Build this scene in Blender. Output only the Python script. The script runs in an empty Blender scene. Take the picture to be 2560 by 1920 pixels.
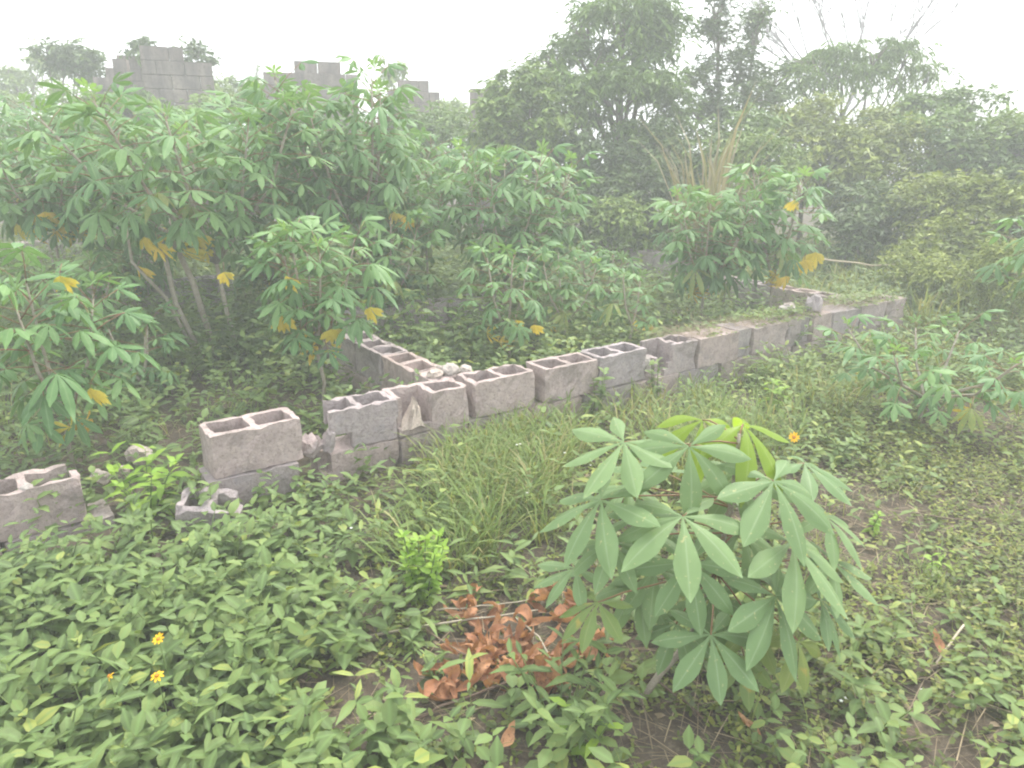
import bpy, math, random
import numpy as np
from mathutils import Matrix, Vector, Euler

random.seed(7)
rng = np.random.default_rng(11)
R = math.radians
scn = bpy.context.scene
col = scn.collection

# ------------------------------------------------------------------ camera
CZ, FPX, PITCH, ROLL = 1.77, 1830.0, R(17.9), R(0.59)
cam_d = bpy.data.cameras.new('camera')
cam = bpy.data.objects.new('camera', cam_d)
col.objects.link(cam)
cam_d.sensor_fit = 'HORIZONTAL'
cam_d.sensor_width = 36.0
cam_d.lens = 36.0 * FPX / 2560.0
cam_d.clip_start = 0.05
cam_d.clip_end = 1000
FW = np.array([0, math.cos(PITCH), -math.sin(PITCH)])
UP = np.array([0, math.sin(PITCH), math.cos(PITCH)])
RT = np.array([1.0, 0, 0])
r2 = math.cos(ROLL) * RT + math.sin(ROLL) * UP
u2 = -math.sin(ROLL) * RT + math.cos(ROLL) * UP
m = Matrix.Identity(4)
for i in range(3):
    m[i][0], m[i][1], m[i][2] = r2[i], u2[i], -FW[i]
m[2][3] = CZ
cam.matrix_world = m
scn.camera = cam

# ------------------------------------------------------------------ sky, sun, exposure
SUN_EL, SUN_AZ = R(58), R(35)          # azimuth clockwise from +Y
w = bpy.data.worlds.new('World')
scn.world = w
w.use_nodes = True
wn = w.node_tree
bg = wn.nodes['Background']
sky = wn.nodes.new('ShaderNodeTexSky')
sky.sky_type = 'NISHITA'
sky.sun_disc = False
sky.sun_elevation = SUN_EL
sky.sun_rotation = SUN_AZ
sky.air_density = 1.0
sky.dust_density = 4.0
sky.ozone_density = 1.0
hsv = wn.nodes.new('ShaderNodeHueSaturation')
hsv.inputs['Saturation'].default_value = 0.22
wn.links.new(sky.outputs[0], hsv.inputs['Color'])
mixs = wn.nodes.new('ShaderNodeMix')       # thin even overcast in front of the sky
mixs.data_type = 'RGBA'
mixs.inputs[0].default_value = 0.6
mixs.inputs[7].default_value = (7.7, 8.15, 8.3, 1)
wn.links.new(hsv.outputs[0], mixs.inputs[6])
wn.links.new(mixs.outputs[2], bg.inputs['Color'])
bg.inputs['Strength'].default_value = 0.12

sd = bpy.data.lights.new('sun', 'SUN')
sd.energy = 1.5
sd.angle = R(25)
sd.color = (1.0, 0.94, 0.84)
sun = bpy.data.objects.new('sun', sd)
col.objects.link(sun)
sdir = Vector((math.sin(SUN_AZ) * math.cos(SUN_EL), math.cos(SUN_AZ) * math.cos(SUN_EL), math.sin(SUN_EL)))
sun.rotation_euler = sdir.to_track_quat('Z', 'Y').to_euler()
sun.location = (0, 0, 30)

vs = scn.view_settings
vs.view_transform = 'Standard'
vs.look = 'None'
vs.gamma = 1
vs.use_curve_mapping = False
vs.exposure = 1.74
cy = scn.cycles
cy.use_denoising = True
cy.max_bounces = 6
cy.diffuse_bounces = 3
cy.transmission_bounces = 4
cy.volume_bounces = 1
cy.sample_clamp_indirect = 4
cy.filter_width = 2.1


# ------------------------------------------------------------------ placing helpers
def ray(u, v):
    x, y = u - 1280, v - 960
    a = x * math.cos(ROLL) + y * math.sin(ROLL)
    b = -x * math.sin(ROLL) + y * math.cos(ROLL)
    return FW * FPX + RT * a - UP * b


def at(u, v, Y):
    d = ray(u, v)
    return np.array([0, 0, CZ]) + d * (Y / d[1])


def on(u, v, z=0.0):
    d = ray(u, v)
    return np.array([0, 0, CZ]) + d * ((z - CZ) / d[2])


# the foundation walls share one house grid: s along the front wall, t behind it
WO = np.array([-1.46, 3.29])
WA = R(54.6)
WD = np.array([math.sin(WA), math.cos(WA)])
WN = np.array([-math.cos(WA), math.sin(WA)])
WTOP = 0.42
WROT = math.atan2(WD[1], WD[0])


def st2w(s, t):
    q = WO + s * WD + t * WN
    return q


def w2st(x, y):
    dx, dy = x - WO[0], y - WO[1]
    return dx * WD[0] + dy * WD[1], dx * WN[0] + dy * WN[1]


_ph = rng.uniform(0, 6.28, (12, 2))
_fr = rng.normal(0, 1, (12, 2))


def nz(x, y, sc=1.0, k=0):
    v = 0
    for i in range(6):
        j = (i + k) % 12
        v = v + np.sin(x * _fr[j, 0] * sc * (1 + i * .5) + y * _fr[j, 1] * sc * (1 + i * .5) + _ph[j, 0] + k) / (1 + i * .4)
    return v / 2.4


def gh(x, y):
    """ground height"""
    return 0.025 * nz(x, y, 1.6, 3) + 0.02 * nz(x, y, .5, 5)


# ------------------------------------------------------------------ object helpers
def link(o, parent=None):
    col.objects.link(o)
    if parent is not None:
        o.parent = parent
    return o


def tag(o, label=None, cat=None, group=None, kind=None):
    if label: o['label'] = label
    if cat: o['category'] = cat
    if group: o['group'] = group
    if kind: o['kind'] = kind
    return o


def thing(name, label, cat, loc=(0, 0, 0), group=None, rz=0.0):
    o = bpy.data.objects.new(name, None)
    o.empty_display_size = 0.1
    o.location = loc
    o.rotation_euler = (0, 0, rz)
    link(o)
    return tag(o, label, cat, group)


def mesh(name, V, T, mats, attrs=None, smooth=False, mi=None):
    """triangle mesh from arrays"""
    V = np.asarray(V, np.float32).reshape(-1, 3)
    T = np.asarray(T, np.int32).reshape(-1, 3)
    me = bpy.data.meshes.new(name)
    me.vertices.add(len(V))
    me.vertices.foreach_set('co', V.ravel())
    me.loops.add(T.size)
    me.loops.foreach_set('vertex_index', T.ravel())
    me.polygons.add(len(T))
    me.polygons.foreach_set('loop_start', np.arange(0, T.size, 3, dtype=np.int32))
    for k, a in (attrs or {}).items():
        at_ = me.attributes.new(k, 'FLOAT', 'POINT')
        at_.data.foreach_set('value', np.asarray(a, np.float32))
    for mm in mats if isinstance(mats, (list, tuple)) else [mats]:
        me.materials.append(mm)
    if mi is not None:
        me.polygons.foreach_set('material_index', np.asarray(mi, np.int32))
    me.update(calc_edges=True)
    me.polygons.foreach_set('use_smooth', np.full(len(T), smooth))
    return me


def part(name, me, parent=None, loc=None, mat4=None):
    o = bpy.data.objects.new(name, me)
    if mat4 is not None:
        o.matrix_basis = mat4
    elif loc is not None:
        o.location = loc
    return link(o, parent)


class Geo:
    """collects triangles"""
    def __init__(self):
        self.V, self.T, self.A, self.B, self.M, self.n = [], [], [], [], [], 0

    def add(self, V, T, tint=0.5, vein=0.5, mi=0):
        V = np.asarray(V, float).reshape(-1, 3)
        T = np.asarray(T, int).reshape(-1, 3)
        self.V.append(V)
        self.T.append(T + self.n)
        self.A.append(np.broadcast_to(np.asarray(tint, float), (len(V),)))
        self.B.append(np.broadcast_to(np.asarray(vein, float), (len(V),)))
        self.M.append(np.full(len(T), mi))
        self.n += len(V)

    def tube(self, pts, rad, n=6, tint=.5, mi=0):
        pts = np.asarray(pts, float)
        rad = np.broadcast_to(np.asarray(rad, float), (len(pts),))
        tg = np.gradient(pts, axis=0)
        tg /= np.linalg.norm(tg, axis=1)[:, None] + 1e-9
        ref = np.array([0.31, 0.17, 0.93]) if abs(tg[0, 2]) < .9 else np.array([1.0, .2, 0])
        x = np.cross(tg, ref)
        x /= np.linalg.norm(x, axis=1)[:, None] + 1e-9
        y = np.cross(tg, x)
        a = np.arange(n) * 2 * math.pi / n
        V = pts[:, None] + rad[:, None, None] * (np.cos(a)[None, :, None] * x[:, None] + np.sin(a)[None, :, None] * y[:, None])
        T = []
        for i in range(len(pts) - 1):
            for j in range(n):
                p, q = i * n + j, i * n + (j + 1) % n
                T += [(p, q, q + n), (p, q + n, p + n)]
        k = (len(pts) - 1) * n
        for j in range(1, n - 1):
            T += [(0, j + 1, j), (k, k + j, k + j + 1)]
        self.add(V.reshape(-1, 3), T, tint, .5, mi)

    def leaves(self, proto, pos, d, nrm, size, tint, width=1.0, mi=0):
        """many copies of a proto leaf: pos (m,3), d direction, nrm approx normal"""
        PV, PT = proto
        pos = np.asarray(pos, float).reshape(-1, 3)
        k = len(pos)
        if k == 0:
            return
        d = np.asarray(d, float).reshape(-1, 3)
        d = d / (np.linalg.norm(d, axis=1)[:, None] + 1e-9)
        nrm = np.asarray(nrm, float).reshape(-1, 3)
        y = np.cross(nrm, d)
        y /= np.linalg.norm(y, axis=1)[:, None] + 1e-9
        z = np.cross(d, y)
        size = np.broadcast_to(np.asarray(size, float), (k,))
        width = np.broadcast_to(np.asarray(width, float), (k,))
        tint = np.broadcast_to(np.asarray(tint, float), (k,))
        V = pos[:, None] + size[:, None, None] * (PV[None, :, 0:1] * d[:, None] + width[:, None, None] * PV[None, :, 1:2] * y[:, None] + PV[None, :, 2:3] * z[:, None])
        T = PT[None] + (np.arange(k) * len(PV))[:, None, None]
        vein = np.tile(np.clip(np.abs(PV[:, 1]) * 4, 0, 1), k)
        self.add(V.reshape(-1, 3), T.reshape(-1, 3), np.repeat(tint, len(PV)), vein, mi)

    def build(self, name, mats, smooth=False):
        V = np.concatenate(self.V)
        return mesh(name, V, np.concatenate(self.T), mats, {'tint': np.concatenate(self.A), 'vein': np.concatenate(self.B)}, smooth, np.concatenate(self.M))


P_LEAF = (np.array([(0, 0, 0), (.22, .17, .035), (.22, -.17, .035), (.22, 0, .01), (.58, .2, .0), (.58, -.2, .0), (.58, 0, -.04), (1, 0, -.2)], float),
          np.array([(0, 3, 1), (0, 2, 3), (3, 6, 4), (3, 4, 1), (3, 2, 5), (3, 5, 6), (6, 7, 4), (6, 5, 7)]))
P_SIMPLE = (np.array([(0, 0, 0), (.42, .2, .05), (.42, -.2, .05), (1, 0, -.1)], float), np.array([(0, 3, 1), (0, 2, 3)]))
P_ROUND = (np.array([(0, 0, 0), (.2, .28, .03), (.2, -.28, .03), (.75, .27, .02), (.75, -.27, .02), (1, 0, -.03)], float), np.array([(0, 5, 3), (0, 3, 1), (0, 2, 4), (0, 4, 5)]))
P_GRASS = (np.array([(0, .02, 0), (0, -.02, 0), (.4, .022, .06), (.4, -.022, .06), (.75, .015, .25), (.75, -.015, .25), (.95, 0, .55)], float),
           np.array([(0, 1, 3), (0, 3, 2), (2, 3, 5), (2, 5, 4), (4, 5, 6)]))
P_STRAW = (np.array([(0, .006, 0), (0, -.006, 0), (.5, .006, .04), (.5, -.006, .04), (1, 0, 0)], float), np.array([(0, 1, 3), (0, 3, 2), (2, 3, 4)]))


# ------------------------------------------------------------------ materials
def nodes_of(name):
    mt = bpy.data.materials.new(name)
    mt.use_nodes = True
    nt = mt.node_tree
    return mt, nt, nt.nodes['Principled BSDF'], nt.nodes['Material Output']


def ramp(nt, fac, stops):
    r = nt.nodes.new('ShaderNodeValToRGB')
    e = r.color_ramp.elements
    while len(e) < len(stops):
        e.new(.5)
    for x, (p, c) in zip(e, stops):
        x.position = p
        x.color = (c[0], c[1], c[2], 1)
    nt.links.new(fac, r.inputs[0])
    return r.outputs[0]


def noise(nt, scale, detail=4, rough=.6, vec=None, dist=0):
    n = nt.nodes.new('ShaderNodeTexNoise')
    n.inputs['Scale'].default_value = scale
    n.inputs['Detail'].default_value = detail
    n.inputs['Roughness'].default_value = rough
    n.inputs['Distortion'].default_value = dist
    if vec is not None:
        nt.links.new(vec, n.inputs['Vector'])
    return n.outputs['Fac']


def mixc(nt, fac, a, b, mode='MIX'):
    x = nt.nodes.new('ShaderNodeMix')
    x.data_type = 'RGBA'
    x.blend_type = mode
    if isinstance(fac, (int, float)):
        x.inputs[0].default_value = fac
    else:
        nt.links.new(fac, x.inputs[0])
    for k, s in ((6, a), (7, b)):
        if isinstance(s, tuple):
            x.inputs[k].default_value = (s[0], s[1], s[2], 1)
        else:
            nt.links.new(s, x.inputs[k])
    return x.outputs[2]


def mth(nt, op, a, b=None, clamp=False):
    x = nt.nodes.new('ShaderNodeMath')
    x.operation = op
    x.use_clamp = clamp
    for k, s in ((0, a), (1, b)):
        if s is None: continue
        if isinstance(s, (int, float)):
            x.inputs[k].default_value = s
        else:
            nt.links.new(s, x.inputs[k])
    return x.outputs[0]


def leaf_mat(name, stops, rough=.5, trans=.3, src='tint', rib=None, ribw=.07, blotch=None, spec=.35, spots=None):
    mt, nt, b, out = nodes_of(name)
    if src == 'tint':
        a = nt.nodes.new('ShaderNodeAttribute')
        a.attribute_name = 'tint'
        fac = a.outputs['Fac']
    else:
        fac = nt.nodes.new('ShaderNodeObjectInfo').outputs['Random']
    c = ramp(nt, fac, stops)
    tc = nt.nodes.new('ShaderNodeTexCoord')
    n1 = noise(nt, 9, 3, .6, tc.outputs['Object'])
    c = mixc(nt, mth(nt, 'MULTIPLY', mth(nt, 'SUBTRACT', n1, .35, True), .8), c, tuple(.62 * x for x in stops[0][1]))
    if blotch:
        n2 = noise(nt, 16, 2, .5, tc.outputs['Object'], .6)
        c = mixc(nt, mth(nt, 'MULTIPLY', mth(nt, 'SUBTRACT', n2, .56, True), 6, True), c, blotch)
    if rib:
        a2 = nt.nodes.new('ShaderNodeAttribute')
        a2.attribute_name = 'vein'
        f2 = mth(nt, 'SUBTRACT', 1.0, mth(nt, 'DIVIDE', a2.outputs['Fac'], ribw), True)
        c = mixc(nt, mth(nt, 'MULTIPLY', f2, .7), c, rib)
    if spots:
        n3 = noise(nt, 75, 2, .5, tc.outputs['Object'])
        c = mixc(nt, mth(nt, 'MULTIPLY', mth(nt, 'SUBTRACT', n3, .66, True), 14, True), c, spots)
    nt.links.new(c, b.inputs['Base Color'])
    b.inputs['Roughness'].default_value = rough
    b.inputs['Specular IOR Level'].default_value = spec
    tr = nt.nodes.new('ShaderNodeBsdfTranslucent')
    nt.links.new(mixc(nt, .5, c, (stops[-1][1][0] * 1.3, stops[-1][1][1] * 1.3, stops[-1][1][2] * .6)), tr.inputs['Color'])
    mx = nt.nodes.new('ShaderNodeMixShader')
    mx.inputs[0].default_value = trans
    nt.links.new(b.outputs[0], mx.inputs[1])
    nt.links.new(tr.outputs[0], mx.inputs[2])
    nt.links.new(mx.outputs[0], out.inputs['Surface'])
    return mt


def rough_mat(name, ca, cb, cc=None, sc=8, bump=.4, rough=.95, streak=False, objrand=True, bsc=60, moss=None, spk=None, stain=None):
    mt, nt, b, out = nodes_of(name)
    g = nt.nodes.new('ShaderNodeNewGeometry')
    pos = g.outputs['Position']
    c = mixc(nt, ramp(nt, noise(nt, sc, 6, .65, pos), [(.35, (0, 0, 0)), (.68, (1, 1, 1))]), ca, cb)
    if cc:
        sp = ramp(nt, noise(nt, spk or sc * 9, 4, .7, pos), [(.5, (0, 0, 0)), (.64, (1, 1, 1))])
        c = mixc(nt, mth(nt, 'MULTIPLY', sp, .55), c, cc)
    if streak:
        mp = nt.nodes.new('ShaderNodeMapping')
        mp.inputs['Scale'].default_value = (3.2, 3.2, .5)
        nt.links.new(pos, mp.inputs['Vector'])
        sk = ramp(nt, noise(nt, 1.6, 5, .7, mp.outputs[0]), [(.40, (0, 0, 0)), (.62, (1, 1, 1))])
        c = mixc(nt, mth(nt, 'MULTIPLY', sk, .65), c, streak)
    if moss:
        ms = ramp(nt, noise(nt, sc * .7, 5, .7, pos, .4), [(.55, (0, 0, 0)), (.7, (1, 1, 1))])
        c = mixc(nt, mth(nt, 'MULTIPLY', ms, .6), c, moss)
    if stain:
        sn = ramp(nt, noise(nt, 3.2, 6, .75, pos, .8), [(.5, (0, 0, 0)), (.63, (1, 1, 1))])
        c = mixc(nt, mth(nt, 'MULTIPLY', sn, .75), c, stain)
    if objrand:
        oi = nt.nodes.new('ShaderNodeObjectInfo')
        c = mixc(nt, .85, c, ramp(nt, oi.outputs['Random'], [(0, (.80, .84, .90)), (.5, (.97, .94, .94)), (1, (1.06, .99, .95))]), 'MULTIPLY')
    nt.links.new(c, b.inputs['Base Color'])
    b.inputs['Roughness'].default_value = rough
    b.inputs['Specular IOR Level'].default_value = .2
    bp = nt.nodes.new('ShaderNodeBump')
    bp.inputs['Strength'].default_value = bump
    bp.inputs['Distance'].default_value = .012
    nt.links.new(noise(nt, bsc, 5, .7, pos), bp.inputs['Height'])
    nt.links.new(bp.outputs[0], b.inputs['Normal'])
    return mt


M_soil = rough_mat('soil', (.055, .042, .032), (.10, .08, .058), (.16, .13, .09), 5.0, .9, objrand=False, bsc=35, moss=(.055, .075, .03))
M_block = rough_mat('sandcrete', (.38, .315, .305), (.48, .405, .385), (.21, .17, .165), 13, 1.0, bsc=70, moss=(.31, .285, .30), spk=55, stain=(.205, .18, .165))
M_frag = rough_mat('broken_concrete', (.42, .37, .33), (.52, .46, .41), (.24, .21, .19), 9, .9, bsc=80)
M_ruin = rough_mat('weathered_concrete', (.21, .17, .16), (.30, .245, .225), (.12, .10, .098), 2.5, .7, streak=(.085, .076, .08), bsc=40, objrand=False)
M_bark = rough_mat('bark', (.13, .11, .085), (.21, .185, .15), (.08, .07, .055), 14, .8, objrand=False)
M_cstem = rough_mat('cassava_stem', (.29, .25, .20), (.40, .36, .29), (.17, .14, .11), 30, .7, objrand=False)
M_bare = rough_mat('pale_bark', (.15, .13, .14), (.21, .19, .20), None, 10, .5, objrand=False)
M_twig = rough_mat('dry_twig', (.20, .155, .11), (.30, .245, .18), (.12, .09, .06), 40, .7)
M_pole = rough_mat('weathered_pole', (.42, .36, .27), (.55, .48, .37), (.3, .25, .18), 20, .5)
M_darktwig = rough_mat('dark_twig', (.09, .065, .05), (.15, .11, .085), None, 40, .7)

G_C = [(0, (.075, .165, .055)), (.5, (.118, .235, .078)), (1, (.178, .305, .100))]
M_cass = leaf_mat('cassava_leaf', G_C, .55, .28, 'obj', rib=(.20, .30, .13), ribw=.22)
M_cassfg = leaf_mat('cassava_leaf_near', [(0, (.135, .220, .090)), (1, (.185, .275, .115))], .5, .25, 'obj', rib=(.25, .33, .18), ribw=.12, spec=.25, spots=(.33, .34, .16))
M_cyoung = leaf_mat('cassava_young', [(0, (.14, .255, .075)), (1, (.20, .32, .085))], .4, .45, 'obj', rib=(.24, .36, .12))
M_clime = leaf_mat('cassava_lime', [(0, (.24, .36, .04)), (1, (.30, .42, .05))], .45, .5, 'obj', rib=(.34, .44, .12), ribw=.12)
M_cyel = leaf_mat('cassava_yellow', [(0, (.62, .56, .08)), (.6, (.74, .64, .09)), (.85, (.78, .58, .07)), (1, (.85, .50, .06))], .55, .4, 'obj', blotch=(.46, .38, .08))
M_cfade = leaf_mat('cassava_fading', [(0, (.13, .21, .06)), (1, (.22, .27, .065))], .5, .35, 'obj', rib=(.3, .32, .12), blotch=(.34, .27, .06))
M_pet = leaf_mat('petiole', [(0, (.23, .10, .06)), (1, (.24, .17, .07))], .5, .1, 'obj')
M_weed = leaf_mat('weed_leaf', [(0, (.070, .112, .038)), (.4, (.135, .200, .062)), (.8, (.200, .270, .080)), (1, (.32, .36, .09))], .6, .3, 'tint', rib=(.16, .26, .08), ribw=.3)
M_weedo = leaf_mat('weed_leaf_single', [(0, (.090, .140, .048)), (.5, (.148, .213, .066)), (1, (.215, .285, .085))], .6, .3, 'obj', rib=(.17, .27, .085), ribw=.3)
M_lime = leaf_mat('lime_leaf', [(0, (.20, .36, .045)), (1, (.33, .48, .065))], .5, .4, 'obj', rib=(.25, .38, .08), ribw=.3)
M_small = leaf_mat('creeper_leaf', [(0, (.06, .09, .022)), (.35, (.115, .155, .032)), (.7, (.185, .23, .042)), (1, (.30, .31, .07))], .5, .3, 'tint')
M_grass = leaf_mat('grass_blade', [(0, (.085, .15, .035)), (.6, (.155, .245, .05)), (.88, (.225, .30, .07)), (1, (.36, .32, .14))], .5, .35, 'tint')
M_straw = leaf_mat('dry_straw', [(0, (.10, .075, .05)), (.5, (.20, .155, .10)), (1, (.38, .30, .19))], .7, .2, 'tint')
M_drygr = leaf_mat('dry_grass', [(0, (.13, .16, .06)), (.5, (.21, .185, .10)), (1, (.31, .26, .155))], .7, .3, 'tint')
M_dead = leaf_mat('dead_leaf', [(0, (.26, .115, .060)), (.5, (.39, .18, .090)), (1, (.50, .27, .14))], .7, .25, 'obj', blotch=(.17, .09, .06))
M_pt = leaf_mat('petal_yellow', [(0, (.85, .48, .01)), (1, (.9, .56, .02))], .5, .3, 'obj')
M_pc = leaf_mat('flower_centre', [(0, (.42, .16, .01)), (1, (.5, .22, .02))], .7, .1, 'obj')
M_wh = leaf_mat('white_floret', [(0, (.8, .8, .78)), (1, (.85, .85, .8))], .6, .2, 'tint')
TREE = {
    'mid': leaf_mat('foliage_mid', [(0, (0.061, 0.110, 0.025)), (.5, (0.116, 0.197, 0.040)), (1, (0.195, 0.296, 0.058))], .5, .15),
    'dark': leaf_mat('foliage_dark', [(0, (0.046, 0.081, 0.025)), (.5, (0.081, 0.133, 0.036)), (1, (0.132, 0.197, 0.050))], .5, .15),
    'olive': leaf_mat('foliage_olive', [(0, (0.079, 0.116, 0.019)), (.5, (0.171, 0.226, 0.032)), (1, (0.287, 0.336, 0.048))], .5, .15),
    'fresh': leaf_mat('foliage_fresh', [(0, (0.091, 0.151, 0.032)), (.5, (0.152, 0.238, 0.044)), (1, (0.238, 0.325, 0.059))], .5, .15),
}

# ------------------------------------------------------------------ ground
def ground():
    xs = np.concatenate([np.linspace(-85, -9, 22)[:-1], np.linspace(-9, 10, 150), np.linspace(10, 85, 22)[1:]])
    ys = np.concatenate([np.linspace(-85, -.5, 16)[:-1], np.linspace(-.5, 16, 140), np.linspace(16, 85, 22)[1:]])
    X, Y = np.meshgrid(xs, ys)
    Z = gh(X, Y) + .008 * nz(X, Y, 9, 1)
    V = np.stack([X, Y, Z], -1).reshape(-1, 3)
    nx, ny = len(xs), len(ys)
    i = (np.arange(ny - 1)[:, None] * nx + np.arange(nx - 1)[None]).ravel()
    T = np.concatenate([np.stack([i, i + 1, i + nx + 1], -1), np.stack([i, i + nx + 1, i + nx], -1)])
    o = part('ground', mesh('ground', V, T, M_soil, smooth=True))
    tag(o, 'dark brown soil and litter under the weeds', 'ground', kind='structure')


ground()


# ------------------------------------------------------------------ hollow blocks
def lattice(xs, ys, zs, solid, seed, jit=.002, chip=.012, warp=None, mat=M_block):
    """solid(i,j,k) over the cells of a lattice -> outer surface, jittered and chipped"""
    r = np.random.default_rng(seed)
    xs, ys, zs = map(np.asarray, (xs, ys, zs))
    S = {}
    nx, ny, nz_ = len(xs) - 1, len(ys) - 1, len(zs) - 1
    for i in range(nx):
        for j in range(ny):
            for k in range(nz_):
                if solid((xs[i] + xs[i + 1]) / 2, (ys[j] + ys[j + 1]) / 2, (zs[k] + zs[k + 1]) / 2):
                    S[i, j, k] = 1
    idx, V, T = {}, [], []

    def vid(i, j, k):
        if (i, j, k) not in idx:
            idx[i, j, k] = len(V)
            V.append((xs[i], ys[j], zs[k]))
        return idx[i, j, k]
    FD = [((1, 0, 0), [(1, 0, 0), (1, 1, 0), (1, 1, 1), (1, 0, 1)]), ((-1, 0, 0), [(0, 0, 0), (0, 0, 1), (0, 1, 1), (0, 1, 0)]),
          ((0, 1, 0), [(0, 1, 0), (0, 1, 1), (1, 1, 1), (1, 1, 0)]), ((0, -1, 0), [(0, 0, 0), (1, 0, 0), (1, 0, 1), (0, 0, 1)]),
          ((0, 0, 1), [(0, 0, 1), (1, 0, 1), (1, 1, 1), (0, 1, 1)]), ((0, 0, -1), [(0, 0, 0), (0, 1, 0), (1, 1, 0), (1, 0, 0)])]
    for (i, j, k) in S:
        for (dx, dy, dz), q in FD:
            if (i + dx, j + dy, k + dz) not in S:
                a, b, c, d = [vid(i + p[0], j + p[1], k + p[2]) for p in q]
                T += [(a, b, c), (a, c, d)]
    V = np.array(V)
    top = V[:, 2] > zs[-1] - 1e-6
    ends = (np.abs(V[:, 0] - xs[0]) < 1e-6) | (np.abs(V[:, 0] - xs[-1]) < 1e-6)
    fr = (np.abs(V[:, 1] - ys[0]) < 1e-6) | (np.abs(V[:, 1] - ys[-1]) < 1e-6)
    W = V.copy()
    if warp:
        W = warp(W)
    nse = r.uniform(0, 1, len(V))
    W += r.normal(0, jit, W.shape)
    W[top, 2] -= chip * nse[top] ** 4
    cor = ends & fr
    W[cor, 0] += np.where(V[cor, 0] < xs.mean(), 1, -1) * chip * nse[cor] ** 2
    W[cor, 1] += np.where(V[cor, 1] < ys.mean(), 1, -1) * chip * nse[cor] ** 2
    W[cor & top, 2] -= chip * .8 * nse[cor & top]
    return mesh('block', W, T, mat)


def cells(x, y, L, wd, sh=.032, web=.036):
    """True inside one of the two open cells"""
    m_ = L / 2
    return (sh < y < wd - sh) and ((sh < x < m_ - web / 2) or (m_ + web / 2 < x < L - sh))


def lines(L, marks, n):
    s = sorted(set([0, L] + [q for q in marks if 0 < q < L]))
    out = []
    for a, b in zip(s[:-1], s[1:]):
        k = max(1, int(round((b - a) / (L / n))))
        out += list(np.linspace(a, b, k + 1)[:-1])
    return out + [L]


def hollow(L, wd=.225, H=.225, seed=0, drop=None, chip=.012, fill=None, warp=None, fine=11):
    xs = lines(L, [.032, L / 2 - .018, L / 2 + .018, L - .032], fine)
    ys = lines(wd, [.032, wd - .032], 6)
    zs = lines(H, [], 5)

    def solid(x, y, z):
        if cells(x, y, L, wd) and not (fill and z < fill): return False
        if drop and drop(x, y, z): return False
        return True
    return lattice(xs, ys, zs, solid, seed, chip=chip, warp=warp)


def solidblk(L, wd=.225, H=.225, seed=0, mat=M_block, nx=8, chip=.010, drop=None, jit=.002):
    return lattice(np.linspace(0, L, nx + 1), np.linspace(0, wd, 4), np.linspace(0, H, 5),
                   (lambda x, y, z: not (drop and drop(x, y, z))), seed, jit=jit, chip=chip, mat=mat)


WALLS = []     # footprints (s0,s1,t0,t1) kept free of weeds


def block_wall(label, group=None, loc=(0, 0)):
    q = st2w(*loc)
    return thing('block_wall', label, 'wall', (q[0], q[1], 0), group, WROT)


def put(me, parent, org, s, t, z, rz=0.0, rx=0.0, ry=0.0, name='block'):
    o = part(name, me, parent)
    o.location = (s - org[0], t - org[1], z)
    o.rotation_euler = (rx, ry, rz)
    return o


# front wall: broken two-course wall of hollow blocks along the weeds
fw = block_wall('long broken front wall of grey hollow blocks running diagonally across the weeds')
org = (0, 0)
UZ = WTOP - .225
put(hollow(.455, seed=1, chip=.008), fw, org, 0.0, 0, UZ, R(1.5))
put(hollow(.43, seed=2, chip=.016, drop=lambda x, y, z: (x < .05 + .12 * (z < .07) + .04 * (y > .1)) ), fw, org, .575, .012, UZ, R(-2))
put(hollow(.46, seed=3, chip=.016, drop=lambda x, y, z: y < .05 and x < .19 and z > .035), fw, org, 1.01, .0, UZ, R(-1))
put(hollow(.455, seed=4, chip=.014), fw, org, 1.525, .005, UZ + .004, R(.6))
put(hollow(.45, seed=5, chip=.009), fw, org, 2.055, .0, UZ, R(-.8))
put(hollow(.45, seed=6, chip=.009), fw, org, 2.522, .004, UZ + .006, R(.7))
put(hollow(.42, seed=7, chip=.02, drop=lambda x, y, z: (y < .05 and x < .17 and z > x * .9 - .03) or (x < .04 and z > .12)), fw, org, 3.085, .0, UZ - .004, R(1))
put(hollow(.445, seed=8, chip=.008, fill=.215), fw, org, 3.515, -.008, UZ - .002, R(-1))
far = [(3.98, .17, .02), (4.165, .44, .0), (4.62, .185, .008), (4.825, .14, .035), (4.985, .265, .0), (5.275, .43, -.006), (5.725, .42, .006), (6.165, .335, 0)]
for i, (s, L, t) in enumerate(far):
    me = hollow(L, seed=20 + i, chip=.014, fill=.215, fine=7) if L > .3 else solidblk(L, seed=20 + i)
    put(me, fw, org, s, t, UZ - .004 * (i % 2), R(random.uniform(-1.2, 1.2)))
s = -.035
k = 0
for s, L in [(-.035, .45), (.545, .455), (1.012, .45), (1.474, .45), (1.936, .45), (2.398, .45), (2.86, .45), (3.322, .45), (3.784, .45), (4.246, .45), (4.708, .45), (5.17, .45), (5.632, .45), (6.094, .40)]:
    put(solidblk(L, seed=40 + k, chip=.016 if s < 3 else .01, drop=(lambda x, y, z: x < .06 and z > .12 and y < .1) if k == 1 else None), fw, org, s, -.008 + .008 * (k % 2), UZ - .231, R(random.uniform(-.6, .6)))
    k += 1
WALLS += [(-.05, 6.52, -.01, .235)]

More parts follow.
